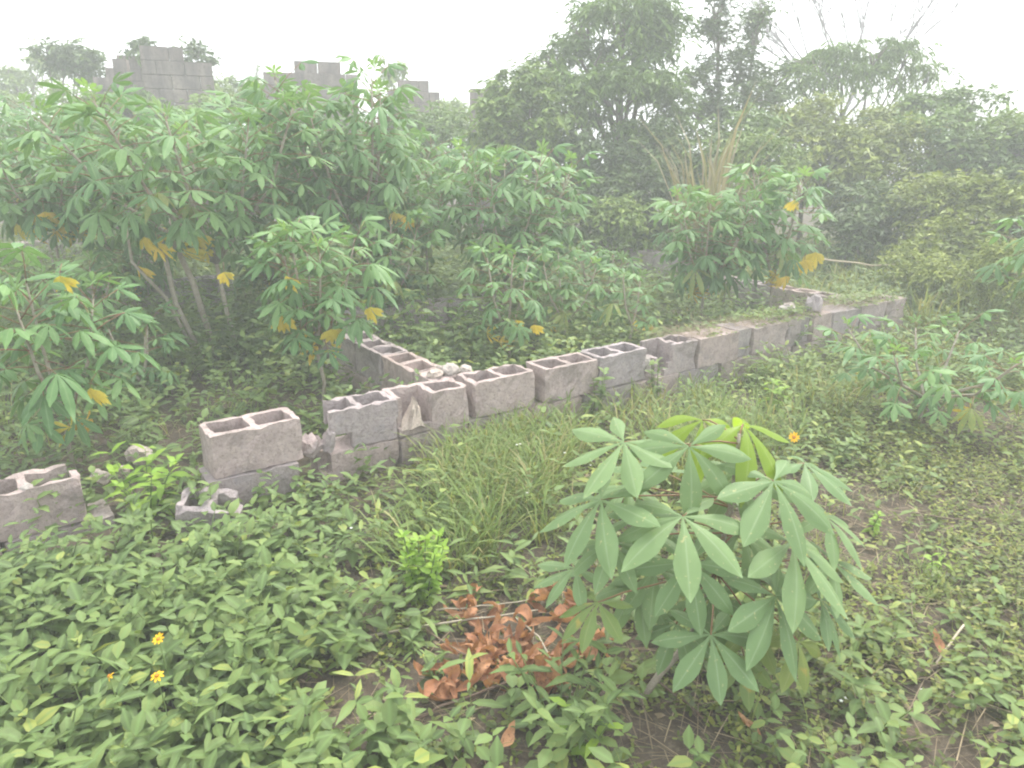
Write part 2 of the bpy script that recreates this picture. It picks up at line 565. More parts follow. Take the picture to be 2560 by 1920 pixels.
# cross walls and back walls of the foundation
def plain_wall(label, s0, t0, ln, along, courses=2, z0=-.04, seed=0, wd=.22, heights=None, hollow_top=True, group=None):
    """along: 's' or 't'"""
    q = st2w(s0, t0)
    o = thing('block_wall', label, 'wall', (q[0], q[1], 0), group, WROT + (0 if along == 's' else math.pi / 2))
    r = random.Random(seed)
    for c in range(courses):
        p = -(.22 * (c % 2)) if c % 2 else 0.0
        p = 0.0
        i = 0
        if c % 2:
            me = solidblk(.215, wd, .222, seed * 7 + c, nx=4)
            a = part('block', me, o)
            a.location = (0, 0, z0 + .228 * c)
            p = .228
        while p < ln - .1:
            L = min(.45, ln - p)
            last = c == courses - 1
            if heights and not heights(p + L / 2, c):
                p += .46
                continue
            me = (hollow(L, wd, .222, seed * 31 + i + c, chip=.016, fill=.15, fine=8) if (last and hollow_top and L > .3) else solidblk(L, wd, .222, seed * 31 + i + c, nx=5))
            a = part('block', me, o)
            a.location = (p, r.uniform(-.004, .004), z0 + .228 * c + r.uniform(-.002, .002))
            p += L + .012
            i += 1
    if along == 's':
        WALLS.append((s0, s0 + ln, t0, t0 + wd))
    else:
        WALLS.append((s0 - wd, s0, t0, t0 + ln))
    return o


plain_wall('low cross wall of grey blocks running back from the middle of the front wall', 1.57, .245, 2.1, 't', seed=3, z0=-.045)
plain_wall('low back wall of blocks behind the small cassava, parallel to the front wall', 1.58, 2.36, 1.9, 's', seed=5, z0=-.06)
plain_wall('low end wall of dark blocks at the far right corner of the foundation', 6.52, .245, 2.05, 't', seed=6, z0=-.12)
plain_wall('distant low wall of blocks with a pale top edge below the dark trees', 6.75, 2.75, 3.4, 't', seed=7, z0=.0)
plain_wall('low wall of blocks in the shade below the big leaning cassava', -.1, 4.74, 1.5, 's', seed=8, z0=-.05)
plain_wall('farthest low wall of blocks at the left edge, under the cassava thicket', -1.5, 8.75, 1.9, 's', seed=9, z0=.0)

# left stub of the front wall, half sunk
lb = thing('block_wall', 'sunken stub of block wall at the left edge, overgrown by weeds', 'wall', (*st2w(-1.02, .17), 0), None, WROT + R(3))
part('block', hollow(.45, seed=60, chip=.018, drop=lambda x, y, z: x > .40 and y > .1 and z > .1), lb, (.02, 0, .055), )
part('block', hollow(.45, seed=63, chip=.018), lb, (-.445, .005, .05))
part('block', solidblk(.45, seed=61), lb, (.13, -.01, -.176))
part('block', solidblk(.45, seed=62), lb, (-.335, -.01, -.178))
WALLS.append((-1.5, -.42, .13, .42))

# loose pieces
def frag(name, label, cat, seed, dims, loc, rot, mat=M_frag, group=None, shape=None):
    r = np.random.default_rng(seed)
    a, b, c = dims
    n = 4
    me = lattice(np.linspace(-a / 2, a / 2, n + 1), np.linspace(-b / 2, b / 2, n), np.linspace(0, c, n),
                 lambda x, y, z: True, seed, jit=min(dims) * .06, chip=min(dims) * .35, warp=shape, mat=mat)
    o = part(name, me, None)
    o.location = loc
    o.rotation_euler = rot
    return tag(o, label, cat, group)


def tri_shape(W):
    V = W.copy()
    h = V[:, 2] / V[:, 2].max()
    V[:, 0] = V[:, 0] * (1 - .92 * h) + .03 * h
    V[:, 1] = V[:, 1] * (1 - .45 * h)
    return V


def lump(W):
    V = W.copy()
    c = V.mean(0)
    d = V - c
    d /= np.abs(d).max(0)
    k = 1 - .28 * (np.linalg.norm(d, axis=1) ** 2 - 1).clip(0, 2) / 2
    return c + (V - c) * k[:, None]


q = st2w(1.10, .02)
frag('block_fragment', 'pointed triangular block fragment wedged in the broken face of the front wall', 'fragment', 5, (.15, .10, .16), (q[0], q[1], UZ + .036), (R(-6), 0, WROT + R(8)), shape=tri_shape)
q = st2w(.515, .08)
frag('block_fragment', 'brown mortar lump in the gap beside the leftmost whole block', 'fragment', 6, (.10, .12, .11), (q[0], q[1], UZ - .02), (R(5), 0, WROT + R(20)), M_block, shape=lump)
q = st2w(.59, .03)
frag('block_fragment', 'small upright chip in the gap between the first two top blocks', 'fragment', 7, (.05, .09, .13), (q[0], q[1], UZ - .005), (0, R(12), WROT), M_block, shape=lump)
q = st2w(3.035, .10)
frag('block_fragment', 'pale rounded lump in the gap halfway along the front wall', 'fragment', 8, (.09, .12, .15), (q[0], q[1], UZ - .005), (0, R(-8), WROT + R(10)), shape=lump)
q = st2w(3.02, .03)
frag('block_fragment', 'small dark chip at the foot of the gap halfway along the wall', 'fragment', 9, (.07, .08, .06), (q[0], q[1], UZ - .005), (0, 0, WROT + R(40)), M_block, shape=lump)
# upright piece and stones on the far part of the wall
q = st2w(5.12, .10)
frag('block_fragment', 'upright broken block end standing on the far part of the front wall', 'fragment', 10, (.17, .13, .21), (q[0], q[1], WTOP - .06), (R(-7), R(6), WROT + R(12)), M_block, shape=lump)
for i, (s_, t_, a_, lab) in enumerate([(4.86, .20, .15, 'pale stone lying on the wall left of the upright broken piece'), (4.98, .26, .13, 'grey stone touching the upright broken piece on the wall'), (5.06, .33, .12, 'small flat stone behind the upright broken piece')]):
    q = st2w(s_, t_)
    frag('stone', lab, 'stone', 70 + i, (a_, a_ * .7, a_ * .6), (q[0], q[1], WTOP - .02), (R(6), R(-8 * i), R(40 * i)), shape=lump)
# mortar rubble where the cross wall meets the front wall
for i, (s_, t_, a_, z_) in enumerate([(1.42, .30, .10, .40), (1.53, .31, .12, .40), (1.63, .29, .09, .40), (1.50, .38, .08, .40), (1.74, .27, .08, .36)]):
    q = st2w(s_, t_)
    frag('rubble_chunk', 'crumbled pale mortar chunk heaped where the cross wall meets the front wall', 'rubble', 80 + i, (a_, a_ * .8, a_ * .5), (q[0], q[1], z_), (R(7 * i), R(-9), R(50 * i)), group='mortar rubble at the wall junction', shape=lump)
# tilted broken block at the foot of the wall
q = on(440, 1262, .15)
tb = part('broken_block', hollow(.27, .19, .2, seed=91, chip=.03, drop=lambda x, y, z: x > .235 and z > .1), None)
tb.location = (q[0], q[1] - .06, -.02)
tb.rotation_euler = (R(10), R(8), WROT + R(-30))
WALLS.append((-.42, .22, -.48, -.12))
tag(tb, 'tilted broken half block lying in weeds below the leftmost whole block', 'block')
for u, v, a_, lab, sd_ in [(338, 1130, .13, 'pale crumbling stone in the weeds left of the first whole block', 1), (238, 1180, .09, 'small brownish stone in weeds beside the sunken wall stub', 2),
                          (300, 1160, .07, 'little pale stone below the crumbling pale stone', 3), (62, 1205, .07, 'pale chipped lump on the edge of the sunken wall stub', 4)]:
    z_ = .10 if sd_ < 4 else .28
    q = on(u, v, z_ + .03)
    frag('stone', lab, 'stone', 200 + sd_, (a_, a_ * .8, a_ * .75), (q[0], q[1], z_ - .03), (R(12), R(20 * sd_), R(33 * sd_)), shape=lump)

# ------------------------------------------------------------------ ruined building behind
def boxmesh(L, wd, H, seed, mat):
    r = np.random.default_rng(seed)
    b_ = .006
    xs, ys, zs = [0, b_, L - b_, L], [0, b_, wd - b_, wd], [0, b_, H - b_, H]
    return lattice(xs, ys, zs, lambda x, y, z: sum((x < b_ or x > L - b_, y < b_ or y > wd - b_, z < b_ or z > H - b_)) < 2, seed, jit=.0012, chip=.002, mat=mat)


RB = [boxmesh(.445, .22, .222, 300 + i, M_ruin) for i in range(3)]
RH = [boxmesh(.22, .22, .222, 310 + i, M_ruin) for i in range(3)]


def ruin(label, u, Y, segs, ang=WROT, group='ruined block walls standing behind the cassava'):
    """segs: list of (start_x, start_y, dir 0/1, list of column tops in courses (half-block columns))"""
    p = at(u, 300, Y)
    o = thing('ruined_wall', label, 'ruin', (p[0], p[1], 0), group, ang)
    for sx, sy, dr, cols in segs:
        top = max(cols)
        for c in range(top):
            i = 0
            if c % 2 and cols[0] > c:
                pass
            i = 0
            while i < len(cols):
                if cols[i] <= c:
                    i += 1
                    continue
                wide = i + 1 < len(cols) and cols[i + 1] > c and not (i == 0 and c % 2)
                a = part('block', (RB if wide else RH)[(i * 5 + c * 3) % 3], o)
                x = i * .2275
                a.location = (sx + (x if dr == 0 else 0), sy + (x if dr == 1 else 0), c * .228 - .05)
                if dr == 1:
                    a.rotation_euler = (0, 0, math.pi / 2)
                    a.location.x += .22
                i += 2 if wide else 1
    return o


def courses(v, u, Y):
    return int(round((at(u, v, Y)[2] + .05) / .228))


Y1 = 13.6
c1, c2 = courses(118, 400, Y1), courses(158, 500, Y1 + .6)
ruin('tallest ruined wall, dark streaked grey, with a stepped top, at upper left', 372, Y1,
     [(0, 0, 0, [c1, c1, c1, c2, c2]), (0, .225, 1, [c1 - 1, c1 - 1, c1 - 2, c1 - 2])], R(20))
c = courses(133, 310, 15)
ruin('dim ruined wall directly behind and left of the tallest ruin', 281, 15.0, [(0, 0, 0, [c - 1, c, c, c])], R(12))
c = courses(162, 312, 13.9)
ruin('narrow pale pillar of blocks left of the tallest ruin', 301, 13.4, [(0, 0, 0, [c])], R(15))
c = courses(177, 240, 14.2)
ruin('lowest ruined wall, pale and narrow, at the left of the ruins', 214, 14.2, [(0, 0, 0, [c - 1, c, c])], R(12))
Y2 = 15.5
c = courses(178, 700, Y2)
ruin('wide brownish ruined wall half hidden by cassava tops', 667, Y2, [(0, 0, 0, [c, c, c, c, c, c, c, c]), (.6, .06, 0, [c + 1, c + 1, c + 1, c + 1])], R(14))
Y3 = 17
c = courses(189, 1040, Y3)
ruin('isolated ruined pier with notched shoulders in the middle skyline', 971, Y3, [(0, 0, 0, [c - 1, c, c, c, c - 1]), (.2, .225, 1, [c - 2, c - 2])], R(10))
c = courses(226, 1200, 16)
ruin('rightmost ruined wall stub beside the leafy bush', 1178, 16, [(0, 0, 0, [c, c, c, c - 1])], R(12))


# ------------------------------------------------------------------ trees and shrubs
def crown_geo(lobes, leaf, seed, per=9, twl=.25, droop=.5, proto=P_SIMPLE, wscale=1.0, sprig=.5, clump=24, crad=.15):
    """lobes: (u,v,Y,ru,rv,ntwig)"""
    r = np.random.default_rng(seed)
    g = Geo()
    cen = []
    for (u, v, Y, ru, rv, nt) in lobes:
        c = at(u, v, Y)
        k = Y / FPX * 1.03
        rx, rz = ru * k, rv * k
        ry = rx * .8
        cen.append((c, rx, rz))
        nt = int(nt)
        nc = max(5, nt // clump)
        cl = r.normal(0, 1, (nc, 3))
        cl[:, 2] += .15
        cl /= np.linalg.norm(cl, axis=1)[:, None]
        cl *= (r.uniform(.35, 1, nc) ** .5 * .86)[:, None]
        pick = r.integers(0, nc, nt)
        off_ = r.normal(0, 1, (nt, 3)) * np.array([1.15, 1.15, .75]) * crad
        dd = cl[pick] + off_
        p0 = c + dd * np.array([rx, ry, rz])
        d = cl[pick] * .7 + off_ * 1.6
        d /= np.linalg.norm(d, axis=1)[:, None] + 1e-6
        p0[:, 2] = np.maximum(p0[:, 2], .03)
        td = d * .7 + r.normal(0, .55, (nt, 3)) + np.array([0, 0, sprig * .5])
        td /= np.linalg.norm(td, axis=1)[:, None]
        base_t = r.uniform(.1, .85, nc)[pick] + .2 * r.normal(0, 1, nt)
        tt = np.linspace(0, 1, per)
        ln = twl * r.uniform(.6, 1.3, nt)
        P = p0[:, None] + td[:, None] * (tt[None, :, None] * ln[:, None, None])
        P[:, :, 2] -= droop * ln[:, None] * tt[None] ** 2 * .6
        ax = r.uniform(0, 6.28, (nt, per))
        side = np.stack([np.cos(ax), np.sin(ax), r.normal(-.25 - droop * .5, .4, (nt, per))], -1)
        ld = side + td[:, None] * .5
        nr = np.stack([r.normal(0, .5, (nt, per)), r.normal(-.25, .5, (nt, per)), np.ones((nt, per))], -1)
        sz = leaf * r.uniform(.6, 1.25, (nt, per))
        ti = np.clip(base_t[:, None] + .12 * r.normal(0, 1, (nt, per)), 0, 1)
        P[:, :, 2] = np.maximum(P[:, :, 2], .03)
        g.leaves(proto, P.reshape(-1, 3), ld.reshape(-1, 3), nr.reshape(-1, 3), sz.ravel(), ti.ravel(), wscale)
    return g, cen


def tree(name, label, cat, base, lobes, leaf, mat, seed, trunk=.07, group=None, **kw):
    """base (x,y) on the ground"""
    o = thing(name, label, cat, (base[0], base[1], 0), group)
    g, cen = crown_geo(lobes, leaf, seed, **kw)
    off = np.array([base[0], base[1], 0])
    g.V = [v - off for v in g.V]
    part('crown', g.build('crown', mat), o)
    r = np.random.default_rng(seed + 999)
    t = Geo()
    top = max(cen, key=lambda c: c[0][2])[0] - off
    low = min(c[0][2] for c in cen)
    fork = np.array([top[0] * .3, top[1] * .3, max(.3, low * .55)])
    tp = np.array([np.zeros(3) - [0, 0, .1], fork * [.5, .5, .5] + r.normal(0, .05, 3), fork])
    t.tube(tp, [trunk, trunk * .85, trunk * .7], 8)
    for c, rx, rz in cen:
        e = c - off
        md = fork * .5 + e * .5 + r.normal(0, .08, 3) + [0, 0, -.1]
        t.tube([fork, md, e], [trunk * .55, trunk * .35, trunk * .15], 6)
        for _ in range(7):
            d = r.normal(0, 1, 3)
            d[2] = abs(d[2]) * .8
            d /= np.linalg.norm(d)
            f2 = e + d * [rx * .85, rx * .7, rz * .85]
            t.tube([md * .3 + e * .7, (e + f2) / 2 + r.normal(0, .04, 3), f2], [trunk * .2, trunk * .13, trunk * .04], 4)
    part('trunk', t.build('trunk', M_bark, True), o)
    return o


def gxy(u, Y):
    p = at(u, 500, Y)
    return (p[0], p[1])


tree('tree', 'tall leafy tree with a broad drooping crown reaching the top of the picture', 'tree', gxy(1560, 13), [
    (1560, 35, 13, 105, 66, 300), (1650, 70, 13.2, 66, 50, 130), (1450, 70, 13.2, 45, 42, 60), (1470, 165, 12.8, 78, 55, 160), (1390, 155, 12.8, 40, 26, 45), (1585, 150, 13, 90, 48, 160),
    (1540, 245, 12.5, 150, 74, 330), (1420, 280, 12.5, 95, 60, 180), (1640, 290, 12.8, 80, 66, 170)], .17, TREE['mid'], 21, .11, twl=.36, droop=1.0, wscale=.6, clump=24, crad=.15)
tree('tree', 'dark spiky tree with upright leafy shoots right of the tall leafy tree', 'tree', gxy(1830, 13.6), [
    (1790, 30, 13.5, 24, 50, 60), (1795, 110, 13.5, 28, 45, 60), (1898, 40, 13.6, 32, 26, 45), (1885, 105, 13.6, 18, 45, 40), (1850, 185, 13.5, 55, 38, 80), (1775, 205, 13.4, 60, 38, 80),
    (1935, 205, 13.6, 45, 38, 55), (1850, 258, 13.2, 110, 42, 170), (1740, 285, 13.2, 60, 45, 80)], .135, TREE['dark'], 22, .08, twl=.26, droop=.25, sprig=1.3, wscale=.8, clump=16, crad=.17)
tree('tree', 'spreading feathery tree with drooping fronds against the sky at right', 'tree', gxy(2110, 14), [
    (2030, 150, 14, 60, 22, 55), (2110, 130, 14.2, 55, 22, 60), (2190, 125, 14, 50, 20, 50), (2275, 130, 14, 42, 24, 50), (2338, 175, 14, 24, 12, 20), (2090, 185, 13.8, 60, 18, 55), (1985, 200, 13.8, 36, 26, 36),
    (2268, 185, 14.2, 26, 22, 24), (2170, 180, 14, 45, 16, 36)], .165, TREE['mid'], 23, .05, twl=.46, droop=1.4, per=12, wscale=.5, clump=12, crad=.16)
tree('shrub', 'vine-draped leafy mound left of the tall leafy tree', 'shrub', gxy(1280, 12), [
    (1300, 235, 12, 90, 55, 300), (1268, 300, 11.8, 55, 52, 190), (1330, 310, 11.6, 100, 70, 300), (1230, 360, 11.4, 70, 50, 180)], 0.123, TREE['fresh'], 24, .05, droop=.7)
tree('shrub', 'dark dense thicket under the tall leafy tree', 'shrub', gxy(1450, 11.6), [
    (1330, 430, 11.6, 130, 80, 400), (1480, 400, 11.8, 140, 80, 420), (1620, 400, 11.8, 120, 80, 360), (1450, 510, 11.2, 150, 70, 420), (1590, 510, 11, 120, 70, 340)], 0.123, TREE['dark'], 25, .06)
tree('shrub', 'light green leafy scrub at the foot of the dark thicket', 'shrub', gxy(1520, 10.5), [
    (1500, 555, 10.5, 90, 45, 220), (1610, 560, 10.3, 80, 50, 200), (1390, 580, 10.6, 70, 40, 140)], 0.105, TREE['fresh'], 26, .03)
tree('shrub', 'shaded bush behind the tall dry grass clump', 'shrub', gxy(1780, 11.8), [
    (1730, 390, 11.8, 110, 80, 330), (1830, 360, 12, 120, 70, 330), (1790, 480, 11.5, 120, 80, 320)], 0.123, TREE['mid'], 27, .05)
tree('shrub', 'bright climber mound right of the tall dry grass clump', 'shrub', gxy(1900, 10.6), [
    (1905, 400, 10.8, 80, 65, 300), (1960, 470, 10.6, 75, 60, 240), (1880, 500, 10.4, 70, 60, 200)], 0.093, TREE['fresh'], 28, .03, droop=.8)
tree('shrub', 'olive shrub with a rounded top below the feathery tree', 'shrub', gxy(2010, 12.6), [
    (2020, 300, 12.8, 95, 42, 260), (1990, 360, 12.4, 130, 70, 380), (2090, 400, 12, 110, 80, 320)], 0.111, TREE['olive'], 29, .05)
tree('shrub', 'wide olive thicket in the middle of the right hand bushes', 'shrub', gxy(2210, 12), [
    (2190, 335, 12.6, 120, 45, 300), (2170, 420, 11.6, 140, 90, 430), (2270, 390, 11.8, 120, 80, 340)], 0.111, TREE['olive'], 30, .05)
tree('shrub', 'tall green shrub with two bumps on the skyline at right', 'shrub', gxy(2390, 12.2), [
    (2330, 285, 12.6, 60, 42, 150), (2425, 262, 12.6, 62, 40, 160), (2380, 330, 12, 130, 70, 400), (2420, 420, 11.4, 130, 80, 380)], 0.117, TREE['mid'], 31, .05)
tree('shrub', 'tall bush filling the right edge of the skyline', 'shrub', gxy(2550, 11.8), [
    (2545, 320, 12, 80, 36, 180), (2540, 370, 11.4, 100, 80, 320), (2620, 420, 11, 110, 130, 260)], 0.111, TREE['fresh'], 32, .05)
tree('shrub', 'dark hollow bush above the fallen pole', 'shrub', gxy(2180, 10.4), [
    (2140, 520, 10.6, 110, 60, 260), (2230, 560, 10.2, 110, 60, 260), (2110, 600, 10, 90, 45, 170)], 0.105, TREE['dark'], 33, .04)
tree('shrub', 'sprawling olive bush leaning over the right edge', 'shrub', gxy(2400, 9.4), [
    (2340, 520, 9.8, 120, 70, 330), (2450, 540, 9.2, 120, 80, 330), (2540, 560, 8.8, 90, 80, 240), (2360, 620, 8.8, 110, 55, 280)], 0.099, TREE['olive'], 34, .04)
tree('shrub', 'low yellowish scrub beyond the far end of the front wall', 'shrub', gxy(2400, 8), [
    (2330, 690, 8.2, 100, 40, 260), (2440, 700, 7.6, 110, 50, 300), (2540, 690, 7.2, 90, 70, 260), (2280, 650, 8.6, 60, 36, 120)], .06, TREE['olive'], 35, .02, twl=.24)
tree('shrub', 'olive bush just beyond the right edge of the picture', 'shrub', gxy(2760, 9.5), [
    (2720, 480, 9.8, 130, 110, 420), (2860, 420, 10, 130, 130, 420), (2760, 620, 8.8, 120, 80, 300), (2900, 600, 8.6, 120, 120, 300)], .10, TREE['olive'], 46, .04)
tree('shrub', 'leafy bush just beyond the left edge of the picture', 'shrub', gxy(-160, 9.5), [
    (-150, 380, 9.8, 140, 110, 400), (-260, 480, 9, 120, 120, 320)], .11, TREE['mid'], 47, .04)
# behind the ruins and far left
tree('shrub', 'distant pale bush on the skyline at the far left', 'shrub', gxy(20, 20), [(10, 195, 20, 55, 36, 150), (95, 180, 20, 42, 34, 120), (60, 230, 19, 80, 40, 160)], .16, TREE['fresh'], 36, .06)
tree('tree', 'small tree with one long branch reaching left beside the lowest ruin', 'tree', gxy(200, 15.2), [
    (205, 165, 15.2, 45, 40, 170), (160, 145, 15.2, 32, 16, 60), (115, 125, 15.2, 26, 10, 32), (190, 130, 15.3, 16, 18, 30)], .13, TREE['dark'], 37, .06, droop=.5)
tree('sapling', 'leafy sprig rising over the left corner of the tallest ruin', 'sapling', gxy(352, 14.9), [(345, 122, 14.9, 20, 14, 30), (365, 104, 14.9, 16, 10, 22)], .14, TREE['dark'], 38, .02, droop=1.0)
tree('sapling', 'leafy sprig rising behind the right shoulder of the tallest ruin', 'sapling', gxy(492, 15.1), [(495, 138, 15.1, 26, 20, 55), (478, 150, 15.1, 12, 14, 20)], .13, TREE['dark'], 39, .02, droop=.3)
tree('sapling', 'thin wispy sapling between the two largest ruins', 'sapling', gxy(645, 16), [(645, 150, 16, 16, 30, 22), (640, 190, 16, 20, 24, 26)], .07, TREE['mid'], 40, .015, twl=.4, per=7, wscale=.5)
tree('shrub', 'low distant shrubs filling the skyline gap between the two largest ruins', 'shrub', gxy(590, 18), [(580, 218, 18, 45, 16, 70), (640, 222, 18, 45, 20, 80), (560, 255, 17.5, 80, 34, 160), (680, 260, 17.5, 80, 34, 140)], .13, TREE['fresh'], 41, .04)
tree('shrub', 'low distant shrubs filling the skyline gap left of the rightmost ruin stub', 'shrub', gxy(1130, 19), [(1130, 275, 19, 55, 20, 100), (1090, 300, 18, 80, 36, 170), (1170, 310, 17, 80, 36, 170)], .13, TREE['fresh'], 42, .04)
tree('sapling', 'sapling with drooping leaves behind the notched ruin pier', 'sapling', gxy(975, 17.6), [(978, 160, 17.6, 24, 16, 30), (968, 185, 17.6, 16, 14, 14)], .17, TREE['fresh'], 43, .025, droop=1.1)
tree('shrub', 'dark scrub at the foot of the middle ruins behind the tall cassava', 'shrub', gxy(1060, 13), [(1060, 330, 13.5, 90, 60, 260), (1140, 370, 12.8, 80, 70, 260), (980, 380, 13.5, 90, 60, 220), (1120, 440, 12, 90, 60, 220)], 0.123, TREE['mid'], 44, .05)
tree('shrub', 'shaded scrub behind the cassava thicket at left', 'shrub', gxy(260, 12.5), [(60, 290, 13, 130, 60, 260), (260, 280, 13, 130, 60, 280), (470, 300, 13, 130, 50, 260), (680, 310, 13.3, 120, 60, 260), (850, 330, 13.2, 110, 60, 220), (380, 420, 12.4, 200, 90, 300), (700, 430, 12, 160, 80, 260), (120, 440, 12, 160, 90, 280)], .11, TREE['mid'], 45, .05)

# leafless tree
def bare_tree():
    p = at(2100, 300, 21)
    o = thing('bare_tree', 'leafless tree with thin pale branches fanning above the feathery tree', 'tree', (p[0], p[1], 0))
    g = Geo()
    r = random.Random(5)

    def grow(a, d, ln, rad, lvl):
        d = d / np.linalg.norm(d)
        b = a + d * ln
        mid = (a + b) / 2 + np.array([r.uniform(-1, 1), r.uniform(-1, 1), r.uniform(-.3, .6)]) * ln * .07
        g.tube([a, mid, b], [rad, rad * .85, rad * .68], 5)
        if lvl == 0: return
        for i in range(3 if lvl > 3 else r.choice([2, 2, 3])):
            nd = d + np.array([r.uniform(-1, 1), r.uniform(-.8, .8), r.uniform(-.2, .55)]) * .62
            grow(b if i < 2 else (mid * .4 + b * .6), nd, ln * r.uniform(.62, .85), rad * .68, lvl - 1)
    grow(np.array([0, 0, -.1]), np.array([.0, 0, 1.0]), 2.6, .13, 0)
    for dx, dy, l in [(-.95, .1, 1.5), (-.62, .1, 1.55), (-.25, -.2, 1.6), (.2, .2, 1.6), (.7, -.1, 1.55), (.45, .3, 1.5)]:
        grow(np.array([0, 0, 2.45]), np.array([dx, dy, .95]), l, .038, 5)
    part('branches', g.build('branches', M_bare, True), o)


bare_tree()

# tall dry grass clump
def dry_clump():
    p = at(1775, 500, 9.8)
    o = thing('dry_grass_clump', 'tall clump of straw coloured dry grass in front of the shaded bush', 'grass clump', (p[0], p[1], 0))
    r = np.random.default_rng(4)
    n = 110
    g = Geo()
    ps = np.stack([r.normal(0, .17, n), r.normal(0, .13, n), np.zeros(n)], -1)
    a = np.arctan2(ps[:, 1], ps[:, 0]) + r.normal(0, .7, n)
    d = np.stack([r.normal(0, .09, n), r.normal(0, .08, n), np.ones(n)], -1)
    g.leaves((P_GRASS[0] * [1, 1, .5], P_GRASS[1]), ps, d, np.stack([np.cos(a), np.sin(a), np.zeros(n)], -1), r.uniform(1.3, 2.75, n) * (1 - .25 * np.abs(ps[:, 0]) / .3), r.uniform(0, 1, n), .4)
    part('blades', g.build('blades', M_drygr), o)


dry_clump()


# ------------------------------------------------------------------ cassava
def leaflet(g, L, wmax, ang, up, droop, nseg, nw, fold, tint, z0=0.0, tw=0.0):
    """one leaflet from the origin in direction ang"""
    V, VE = [], []
    for i in range(nseg + 1):
        x = i / nseg
        prof = (math.sin(math.pi * x ** 1.22) ** .88) * min(1.0, .45 + .95 * x) if 0 < x < 1 else 0
        wd = wmax * L * max(prof, .04 if x == 0 else 0)
        r_ = L * x
        for j in range(-nw, nw + 1):
            yy = wd * j / nw
            zz = up * r_ - droop * L * x * x + fold * abs(yy) + tw * yy * x
            V.append((r_ * (1 - .12 * droop * x), yy, z0 + zz))
            VE.append(abs(j) / nw)
    m_ = 2 * nw + 1
    T = []
    for i in range(nseg):
        for j in range(m_ - 1):
            a = i * m_ + j
            T += [(a, a + m_, a + m_ + 1), (a, a + m_ + 1, a + 1)]
    V = np.array(V)
    c, s_ = math.cos(ang), math.sin(ang)
    V = np.stack([V[:, 0] * c - V[:, 1] * s_, V[:, 0] * s_ + V[:, 1] * c, V[:, 2]], -1)
    g.add(V, T, tint, np.array(VE))


def blade(g, L, seed, droop=.35, up=.05, nseg=4, nw=1, n=7, hang=False, wd=.16):
    r = random.Random(seed)
    angs = {7: [0, 41, -42, 84, -85, 130, -131], 6: [20, -20, 62, -61, 112, -111], 5: [0, 50, -50, 102, -102]}[n]
    fac = {7: [1, .98, .97, .89, .9, .68, .66], 6: [1, 1, .92, .92, .7, .7], 5: [1, .95, .95, .76, .74]}[n]
    for a, f in zip(angs, fac):
        leaflet(g, L * f * r.uniform(.93, 1.06), wd if not hang else .13, R(a + r.uniform(-9, 9)), up + r.uniform(-.14, .12), droop * r.uniform(.5, 1.7), nseg, nw, -.28 if not hang else -.7, .5, tw=r.uniform(-.3, .3))


def leaf_mesh(seed, mat, droop, up, pet=1.3, n=7, young=False, hang=False, nseg=4):
    """whole leaf: petiole from the origin along +X to (pet,0,.12), then the blade (leaflet length 1)"""
    g = Geo()
    pts = [(0, 0, 0), (pet * .5, 0, .10), (pet, 0, .10 if not hang else -.15)]
    g.tube(pts, [.022, .016, .013], 4, mi=1)
    b = Geo()
    blade(b, 1.0, seed, droop, up, nseg=nseg, n=n, hang=hang)
    V = np.concatenate(b.V)
    if hang:                       # leaflets hang straight down
        a = R(62)
        x, z = V[:, 0].copy(), V[:, 2].copy()
        V[:, 0], V[:, 2] = x * math.cos(a) + z * math.sin(a), -x * math.sin(a) + z * math.cos(a)
        V[:, 1] *= .62
    V = V + np.array(pts[-1])
    g.add(V, np.concatenate(b.T), .5, np.concatenate(b.B))
    return g.build('leaf', [mat, M_pet], True)


ME_LEAF = [leaf_mesh(100 + i, M_cass, d, u_, p_, n_) for i, (d, u_, p_, n_) in enumerate([(.35, .05, 1.25, 7), (.55, .0, 1.4, 7), (.45, -.1, 1.1, 6), (.7, .1, 1.3, 7), (.3, -.05, 1.5, 5), (.6, -.15, 1.2, 7)])]
ME_YOUNG = [leaf_mesh(120 + i, M_cyoung, .3, .35, .7, 5) for i in range(3)]
ME_YEL = [leaf_mesh(130 + i, M_cyel, .6, -.1, 1.2, 6, hang=True) for i in range(3)]
ME_FADE = [leaf_mesh(140 + i, M_cfade, .7, -.2, 1.3, 6) for i in range(2)]


def orient(az, el, roll=0.0):
    """x axis out at azimuth az, raised by el"""
    return Matrix.Rotation(az, 4, 'Z') @ Matrix.Rotation(-el, 4, 'Y') @ Matrix.Rotation(roll, 4, 'X')


